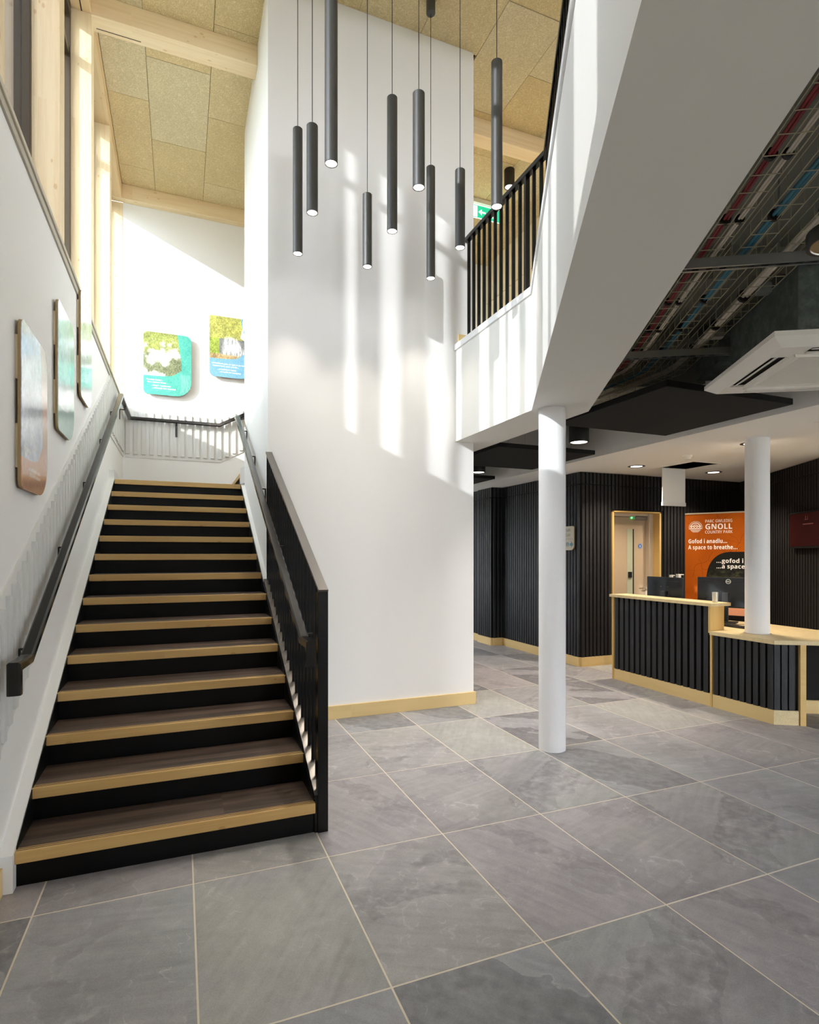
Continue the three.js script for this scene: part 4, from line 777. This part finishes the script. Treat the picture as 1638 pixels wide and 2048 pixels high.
// ------------------------------------------------------------------ reception counter
{
  const t = thing('reception_counter', 'reception counter of dark vertical slats with pale tops, tall part and low part', 'counter', [4.9, 0, 4.2]);
  const XF = 4.68, D1 = 5.29, D2 = 3.962, D3 = 3.338, HT = 0.955, HL = 0.685, TL = 0.72;
  part('carcass', box(XF + 0.03, 4.855, 0, HT, D2, D1), M.charDark, t);
  part('carcass', prismXD([[XF + 0.03, D2], [XF + 0.03, D3 + 0.012], [4.86, D3 - 0.08], [4.9, 3.9], [5.05, D2]], 0, HL), M.charDark, t);
  part('skirting', box(XF, XF + 0.03, 0, 0.122, D2, D1 - 0.022, 0.001, 'z'), M.maple, t);
  part('skirting', box(XF, XF + 0.03, 0, 0.122, D3, D2 - 0.022, 0.001, 'z'), M.maple, t);
  part('skirting', prismXD([[XF, D3], [XF + 0.17, D3 - 0.0985], [XF + 0.19, D3 - 0.075], [XF + 0.02, D3 + 0.03]], 0, 0.122), M.speck, t);
  const sg = lbox(0.024, HT - 0.122, 0.052, 0.002), sl = lbox(0.024, HL - 0.122, 0.047, 0.002), go = originOf.get(t);
  const add = (g, x, y, d, ry = 0) => { const m = shade(new THREE.Mesh(g, M.char)); m.name = 'slat'; m.position.set(x - go.x, y - go.y, -d - go.z); m.rotation.y = ry; t.add(m); };
  for (let k = 0; k < 16; k++) add(sg, XF + 0.013, (HT + 0.122) / 2, 5.225 - k * 0.0805);
  for (let k = 0; k < 9; k++) add(sl, XF + 0.013, (HL + 0.122) / 2, 3.905 - k * 0.0665);
  const rv = Math.atan2(-0.503, 0.864) + Math.PI / 2;
  for (let k = 0; k < 3; k++) { const s = 0.028 + k * 0.058; add(sl, XF + 0.004 + s * 0.864 + 0.008, (HL + 0.122) / 2, D3 - s * 0.503 + 0.016, -0.527 + Math.PI / 2); }
  part('edge_panel', box(XF - 0.008, 4.857, 0, HT, D1 - 0.022, D1, 0.001), M.oak, t);
  part('edge_panel', box(XF - 0.008, 4.857, 0.70, HT, D2 - 0.002, D2 + 0.02, 0.001), M.oak, t);
  part('edge_panel', box(XF - 0.008, XF + 0.03, 0, 0.70, D2 - 0.02, D2 + 0.0, 0.001), M.oak, t);
  part('edge_panel', prismXD([[XF + 0.170, D3 - 0.112], [XF + 0.208, D3 - 0.134], [XF + 0.46, D3 + 0.29], [XF + 0.422, D3 + 0.31]], 0, HL), M.oak, t);
  part('counter_top', prismXD([[XF - 0.03, D2 - 0.035], [4.905, D2 - 0.035], [4.905, D1 + 0.02], [XF - 0.03, D1 + 0.02]], HT, HT + 0.03), M.speck, t);
  part('counter_top', prismXD([[XF - 0.02, D2 - 0.004], [XF - 0.02, D3 - 0.018], [XF + 0.16, D3 - 0.122], [6.35, D3 - 1.08], [6.75, D3 - 0.4], [5.7, D3 + 0.3], [5.72, 4.12], [5.42, 5.25], [4.857, 5.25], [4.857, D2 - 0.004]], HL, TL), M.speck, t);
  part('modesty_panel', prismXD([[5.12, 3.58], [6.3, 2.9], [6.31, 2.93], [5.13, 3.61]], 0.115, HL), M.charDark, t);
  part('skirting', prismXD([[5.11, 3.565], [6.29, 2.885], [6.31, 2.93], [5.13, 3.61]], 0, 0.12), M.maple, t);
  part('leg', box(5.34, 5.4, 0, HL, 5.1, 5.16, 0.002), M.black, t);
  part('leg', box(6.2, 6.26, 0, HL, 2.6, 2.66, 0.002), M.black, t);
}
// monitors, tumbler, keyboard
function monitor(label, place, turn, emblem) {
  const t = thing('monitor', label, 'monitor', place, undefined, turn);     // seen from behind: local +z is the back
  part('back_shell', new RoundedBoxGeometry(0.53, 0.31, 0.028, 2, 0.008).translate(0, 0.315, 0), M.monitor, t);
  part('screen', lbox(0.515, 0.29, 0.002).translate(0, 0.317, -0.0148), M.darkGlass, t);
  part('vent', lbox(0.4, 0.003, 0.002).translate(0, 0.425, 0.0142), M.plastic, t);
  part('stand', mergeGeometries([lbox(0.06, 0.3, 0.03, 0.003).translate(0, 0.16, 0.03), lbox(0.22, 0.012, 0.17, 0.003).translate(0, 0.006, 0.02)]), M.plastic, t);
  if (emblem) {
    const tex = canvasTex(128, 128, (x) => { x.fillStyle = '#1c1f22'; x.fillRect(0, 0, 128, 128); x.strokeStyle = '#eef2f4'; x.lineWidth = 9; x.beginPath(); x.arc(64, 64, 52, 0, 7); x.stroke(); x.fillStyle = '#eef2f4'; x.font = font(36); x.textAlign = 'center'; x.fillText('DELL', 64, 77); });
    const c = new THREE.Shape(); c.absarc(0.027, 0.027, 0.027, 0, Math.PI * 2, false);
    part('emblem', fit01(new THREE.ExtrudeGeometry(c, { depth: 0.002, bevelEnabled: false, curveSegments: 24 }), 0.054, 0.054).translate(0.0, 0.40, 0.0135), STD({ map: tex, roughness: 0.4 }), t, 'round light emblem');
  } else for (const [a, b] of [[-0.05, 0.33], [0.05, 0.33], [-0.05, 0.23], [0.05, 0.23]]) part('screw', new THREE.CylinderGeometry(0.005, 0.005, 0.003, 12).rotateX(Math.PI / 2).translate(a, b + 0.03, 0.0148), M.chrome, t);
}
monitor('black monitor seen from behind over the tall counter, with four screw points', [5.15, 0.72, 4.96], -Math.PI / 2, false);
monitor('black monitor seen from behind with a round light emblem, before the orange banner', [5.27, 0.74, 4.28], -Math.PI / 2 + 0.52, true);
{
  const t = thing('tumbler', 'small brushed steel cup standing on the tall counter top', 'cup', [4.80, 0.985, 4.012]);
  part('cup', new THREE.LatheGeometry([[0, 0.0005], [0.021, 0.0005], [0.0245, 0.006], [0.0275, 0.098], [0.0262, 0.098], [0.0235, 0.008], [0, 0.006]].map(([a, b]) => new THREE.Vector2(a, b)), 32).translate(4.80, 0.985, -4.012), STD({ color: 0xd8d5c8, roughness: 0.35, metalness: 0.6 }), t);
  const k = thing('keyboard', 'thin dark keyboard lying on the low counter behind the oak end panel', 'keyboard', [5.16, TLY(), 4.05]);
  part('case', lbox(0.13, 0.012, 0.38, 0.004).translate(5.16, TLY() + 0.0065, -4.05), M.plastic, k);
  for (let r = 0; r < 4; r++) part('key_row', lbox(0.022, 0.004, 0.35, 0.001).translate(5.115 + r * 0.029, TLY() + 0.0145, -4.05), M.black, k);
}
function TLY() { return 0.72; }
// orange roller banner behind the counter
{
  const a = [5.53, 5.03], b = [5.945, 4.286], w = Math.hypot(b[0] - a[0], b[1] - a[1]), turn = Math.atan2(b[1] - a[1], b[0] - a[0]), H = 1.87;
  const t = thing('roller_banner', 'orange roller banner with white park logo and lettering behind the counter', 'banner', [(a[0] + b[0]) / 2, 0, (a[1] + b[1]) / 2], undefined, turn);
  const tex = canvasTex(880, Math.round(880 * H / w), (x, W, Hp) => {
    const g = x, ppm = W / w;
    photoNoise(x, W, Hp, 81, (u, v, N) => { const q = N.fbm(u * 3, v * 5, 4); return [172 + (q - 0.5) * 34, 82 + (q - 0.5) * 24, 4 + (q - 0.5) * 8]; });
    x.strokeStyle = 'rgba(110,48,10,0.75)'; let s = 9; const r = () => { s = (s * 1664525 + 1013904223) >>> 0; return s / 4294967296; };
    for (let k = 0; k < 26; k++) { x.lineWidth = 2 + r() * 3; x.beginPath(); let px = r() * W, py = r() * Hp * 0.62; x.moveTo(px, py); let an = r() * 6.28; for (let j = 0; j < 16; j++) { an += (r() - 0.5) * 1.1; px += Math.cos(an) * 26; py += Math.sin(an) * 26; x.lineTo(px, py); } x.stroke(); }
    // dark photograph in a rounded field, peach strip and dark foot
    x.save(); x.beginPath(); x.moveTo(W * 0.255, Hp * 0.6); x.lineTo(W * 0.265, Hp * 0.40); x.bezierCurveTo(W * 0.28, Hp * 0.31, W * 0.36, Hp * 0.24, W * 0.56, Hp * 0.236); x.lineTo(W, Hp * 0.236); x.lineTo(W, Hp * 0.6); x.clip();
    const N = vnoise(83); for (let j = Math.floor(Hp * 0.23); j < Hp * 0.6; j += 4) for (let i = Math.floor(W * 0.26); i < W; i += 4) { const f = N.fbm(i / 40, j / 40, 4), low = sm(0.34, 0.4, j / Hp + (f - 0.5) * 0.1), e = low * f; x.fillStyle = `rgb(${24 + e * 60},${25 + e * 62},${24 + e * 34})`; x.fillRect(i, j, 4, 4); } x.restore();
    x.fillStyle = '#e9a27c'; x.fillRect(0, Hp * 0.575, W, Hp * 0.045); x.fillStyle = '#17120e'; x.fillRect(0, Hp * 0.62, W, Hp * 0.4);
    x.fillStyle = '#fbf3ea'; x.strokeStyle = '#fbf3ea';
    const cx = W * 0.133, cy = Hp * 0.083, R = W * 0.072;
    for (let k = 0; k < 26; k++) { const an = k / 26 * 6.283; if (Math.sin(an) > 0.35) continue; x.save(); x.translate(cx + Math.cos(an) * R * 1.06, cy + Math.sin(an) * R * 1.06); x.rotate(an); x.fillRect(-R * 0.1, -R * 0.05, R * 0.26, R * 0.1); x.restore(); }
    x.lineWidth = R * 0.14; x.beginPath(); x.arc(cx, cy, R * 0.8, Math.PI * 1.02, Math.PI * 1.98); x.stroke();
    x.lineWidth = R * 0.1; x.beginPath(); x.arc(cx, cy - R * 0.08, R * 0.42, Math.PI, 0); x.stroke();
    x.fillRect(cx - R * 0.98, cy - R * 0.3, R * 1.96, R * 0.09); x.fillRect(cx - R * 0.98, cy + R * 0.22, R * 1.96, R * 0.09); x.lineWidth = R * 0.09;
    for (let k = -2; k < 2; k++) { const q = cx + k * R * 0.48; x.beginPath(); x.moveTo(q, cy - R * 0.25); x.lineTo(q + R * 0.48, cy + R * 0.25); x.moveTo(q + R * 0.48, cy - R * 0.25); x.lineTo(q, cy + R * 0.25); x.stroke(); }
    for (let k = 0; k < 5; k++) { const yy = cy + R * (0.4 + k * 0.15), hw = Math.sqrt(Math.max(0, R * R - (yy - cy) ** 2)); x.fillRect(cx - hw, yy, hw * 2, R * 0.07); }
    x.font = font(W * 0.054, 'normal'); x.fillText('PARC GWLEDIG', W * 0.25, Hp * 0.0555, W * 0.33); x.fillText('COUNTRY PARK', W * 0.25, Hp * 0.1225, W * 0.33);
    x.font = font(W * 0.1); x.fillText('GNOLL', W * 0.25, Hp * 0.0965, W * 0.33);
    x.font = font(W * 0.078); x.fillText('Gofod i anadlu...', W * 0.04, Hp * 0.182, W * 0.48); x.fillText('A space to breathe...', W * 0.04, Hp * 0.22, W * 0.6);
    x.fillText('...gofod i fod', W * 0.385, Hp * 0.303, W * 0.5); x.fillText('...a space to be', W * 0.385, Hp * 0.337, W * 0.55);
  });
  const gb = new THREE.BoxGeometry(w, H, 0.003).translate(0, H / 2 + 0.05, 0);
  const side = STD({ color: 0x8a4710, roughness: 0.6 });
  part('printed_sheet', gb, [side, side, side, side, PHY({ map: tex, roughness: 0.65, specularIntensity: 0.3 }), side], t);
  part('top_bar', lbox(w, 0.016, 0.012, 0.002).translate(0, H + 0.055, 0), M.frameLight, t);
  part('base', lbox(w + 0.02, 0.07, 0.16, 0.01).translate(0, 0.035, 0), M.plastic, t);
}
// ------------------------------------------------------------------ door, signs, screen, hatch
{
  const w = struct('door_1'), D = 6.16, L0 = 5.395, L1 = 6.03;
  part('architrave', box(DOOR.x0, DOOR.x0 + 0.03, 0, DOOR.top, 5.975, 6.15, 0.002), M.oak, w);
  part('architrave', box(DOOR.x1 - 0.03, DOOR.x1, 0, DOOR.top, 5.975, 6.15, 0.002), M.oak, w);
  part('architrave', box(DOOR.x0, DOOR.x1, DOOR.top - 0.02, DOOR.top, 5.975, 6.15, 0.002, 'x'), M.oak, w);
  part('door_frame', box(DOOR.x0 + 0.03, L0 + 0.01, 0, DOOR.top - 0.02, 6.13, 6.2), M.doorFrame, w);
  part('door_frame', box(L1, DOOR.x1 - 0.03, 0, DOOR.top - 0.02, 6.09, 6.2), M.doorFrame, w);
  part('door_frame', box(L0, L1, 1.97, DOOR.top - 0.02, 6.11, 6.2), M.doorFrame, w);
  const leaf = part('door_leaf', box(L0, L1, 0.005, 1.965, D, D + 0.045, 0.002), M.door, w);
  const g0 = 5.70, g1 = 5.80;
  part('vision_panel', box(g0, g1, 0.55, 1.80, D - 0.004, D, 0.001), M.visionPane, leaf, 'narrow pale glazed strip');
  part('bead', box(g1, g1 + 0.016, 0.55, 1.80, D - 0.009, D, 0.001), M.plastic, leaf);
  part('keypad', box(5.715, 5.775, 1.13, 1.21, D - 0.02, D - 0.004, 0.003), M.plastic, leaf);
  part('handle', mergeGeometries([rod(V3(5.985, 0.98, D), V3(5.985, 0.98, D - 0.05), 0.008), rod(V3(5.985, 0.98, D - 0.05), V3(5.87, 0.98, D - 0.05), 0.008), cyl(0, 0, 0.008, 0, 0.024, 20).rotateX(Math.PI / 2).translate(5.985, 0.98, -D + 0.008)].map((g) => { g.deleteAttribute('uv'); return g; })), M.chrome, leaf);
  part('handle', mergeGeometries([rod(V3(5.98, 0.86, D), V3(5.98, 0.86, D - 0.02), 0.012)]), M.chrome, leaf);
  part('door_closer', box(5.80, 6.02, 1.925, 1.985, D - 0.05, D + 0.0, 0.004), M.acGrey, w);
  part('indicator', new THREE.SphereGeometry(0.012, 12, 8).translate(5.775, 1.955, -(D - 0.01)), STD({ color: 0x2fbf55, emissive: new THREE.Color(0.1, 0.8, 0.2), emissiveIntensity: 2 }), w, 'green light');
  const disc = canvasTex(128, 128, (x) => { x.fillStyle = '#1c5fae'; x.fillRect(0, 0, 128, 128); x.strokeStyle = '#eef4fb'; x.lineWidth = 5; x.beginPath(); x.arc(64, 64, 56, 0, 7); x.stroke(); x.fillStyle = '#eef4fb'; x.fillRect(46, 36, 36, 10); x.fillRect(50, 54, 28, 26); x.fillRect(40, 88, 48, 6); });
  const dt = thing('door_sign', 'small round blue sign on the door right of the glazed strip', 'sign', [5.93, 1.53, D - 0.002]);
  const dc = new THREE.Shape(); dc.absarc(0.037, 0.037, 0.037, 0, Math.PI * 2, false);
  part('disc', fit01(new THREE.ExtrudeGeometry(dc, { depth: 0.003, bevelEnabled: false, curveSegments: 24 }), 0.074, 0.074).translate(5.893, 1.528, -(D - 0.0005)), STD({ map: disc, roughness: 0.4 }), dt);
}
for (const [x0, x1, y0, y1, label] of [[6.275, 6.335, 1.09, 1.165, 'small white box on the dark slats, left of two above the monitor'], [6.40, 6.50, 1.10, 1.175, 'small white box with dark face, right of two above the monitor']]) {
  const t = thing('wall_box', label, 'wall box', [(x0 + x1) / 2, y0, 5.95]); part('case', box(x0, x1, y0, y1, 5.93, 5.978, 0.004), M.plasticWhite, t); part('face', box(x0 + (x1 - x0) * 0.45, x1 - 0.006, y0 + 0.008, y1 - 0.012, 5.927, 5.932, 0.001), M.plastic, t);
}
{
  const t = thing('wayfinding_sign', 'cream wall sign with blue icons and arrow, half hidden by the free column', 'sign', [4.768, 1.505, 6.25], undefined, -Math.PI / 2);
  const w = 0.34, h = 0.315, s = roundShape(w, h, [0.02, 0.02, 0.06, 0.02]);
  const tex = canvasTex(512, 474, (x, W, H) => {
    x.fillStyle = '#d9d3ba'; x.fillRect(0, 0, W, H); x.fillStyle = '#47504a'; x.font = font(74, 'normal'); x.fillText('Caffi', W * 0.5, H * 0.22); x.fillText('Café', W * 0.5, H * 0.42); x.fillRect(20, H * 0.53, W - 40, 4);
    x.fillStyle = '#2f8199'; x.beginPath(); x.arc(W * 0.62, H * 0.76, 44, 0, 7); x.fill(); x.fillRect(W * 0.75, H * 0.715, 56, 44); x.beginPath(); x.moveTo(W * 0.84, H * 0.63); x.lineTo(W * 0.97, H * 0.76); x.lineTo(W * 0.84, H * 0.89); x.fill();
    x.beginPath(); x.arc(W * 0.38, H * 0.76, 44, 0, 7); x.fill(); x.strokeStyle = '#d9d3ba'; x.lineWidth = 9; x.beginPath(); x.arc(W * 0.62, H * 0.79, 20, 0, 4.5); x.stroke(); x.beginPath(); x.moveTo(W * 0.615, H * 0.69); x.lineTo(W * 0.62, H * 0.77); x.lineTo(W * 0.655, H * 0.78); x.stroke();
  });
  part('panel', new THREE.ExtrudeGeometry(s, { depth: 0.016, bevelEnabled: false }).translate(-w / 2, 0, 0.004), M.plyEdge, t);
  part('face', fit01(new THREE.ExtrudeGeometry(s, { depth: 0.002, bevelEnabled: false }), w, h).translate(-w / 2, 0, 0.02), STD({ map: tex, roughness: 0.5 }), t);
}
{
  const p = 0.62, L = Math.hypot(RW1[0] - RW0[0], RW1[1] - RW0[1]), u = [(RW1[0] - RW0[0]) / L, (RW1[1] - RW0[1]) / L], n = [u[1], -u[0]];
  const s0 = 1.64, c = [RW0[0] + u[0] * (s0 + 0.42) + n[0] * 0.05, RW0[1] + u[1] * (s0 + 0.42) + n[1] * 0.05];
  const t = thing('wall_screen', 'dark maroon wall screen on the slatted wall at the right photo edge', 'screen', [c[0], 1.52, c[1]], undefined, Math.atan2(u[1], u[0]));
  const tex = canvasTex(256, 144, (x, W, H) => { x.fillStyle = '#3a1512'; x.fillRect(0, 0, W, H); x.fillStyle = '#7a4a42'; x.font = font(24); x.save(); x.translate(W * 0.5, 30); x.scale(-1, 1); x.fillText('LL', 0, 0); x.restore(); x.fillRect(W * 0.36, 46, 70, 5); });
  part('housing', lbox(0.86, 0.42, 0.05, 0.006).translate(0, 0.21, 0), M.plastic, t);
  part('screen', new THREE.BoxGeometry(0.82, 0.375, 0.004).translate(0, 0.213, 0.0255), PHY({ map: tex, emissiveMap: tex, emissive: new THREE.Color(1, 1, 1), emissiveIntensity: 0.12, roughness: 0.15 }), t);
  part('mount', lbox(0.2, 0.2, 0.05).translate(0, 0.21, -0.04), M.plastic, t);
}
{
  const t = thing('ceiling_hatch', 'open ceiling hatch with its pale flap hanging down over the counter', 'hatch', [5.665, RCEIL, 5.1]);
  part('flap', box(HATCH.x0 + 0.01, HATCH.x1 - 0.01, RCEIL - 0.46, RCEIL - 0.003, 5.318, 5.333, 0.002), M.acWhite, t);
  part('flap_edge', box(HATCH.x0 + 0.005, HATCH.x1 - 0.005, RCEIL - 0.47, RCEIL - 0.425, 5.31, 5.338, 0.003), M.plasticWhite, t);
  part('frame', mergeGeometries([box(HATCH.x0 - 0.02, HATCH.x0, RCEIL - 0.004, RCEIL + 0.04, HATCH.d0 - 0.02, HATCH.d1 + 0.02), box(HATCH.x1, HATCH.x1 + 0.02, RCEIL - 0.004, RCEIL + 0.04, HATCH.d0 - 0.02, HATCH.d1 + 0.02), box(HATCH.x0, HATCH.x1, RCEIL - 0.004, RCEIL + 0.04, HATCH.d0 - 0.02, HATCH.d0), box(HATCH.x0, HATCH.x1, RCEIL - 0.004, RCEIL + 0.04, HATCH.d1, HATCH.d1 + 0.02)]), M.plasticWhite, t);
  const u = thing('duct_stub', 'galvanised duct piece visible inside the open ceiling hatch', 'duct', [5.75, 2.62, 5.12]);
  part('duct', cyl(0, -0.3, 0.3, 0, 0.09, 24).rotateX(Math.PI / 2).translate(5.74, 2.75, -5.12), M.galv, u); part('hanger', cyl(5.74, 2.83, 3.15, 5.12, 0.006, 8), M.zinc, u);
}
renderer.render(scene, camera);
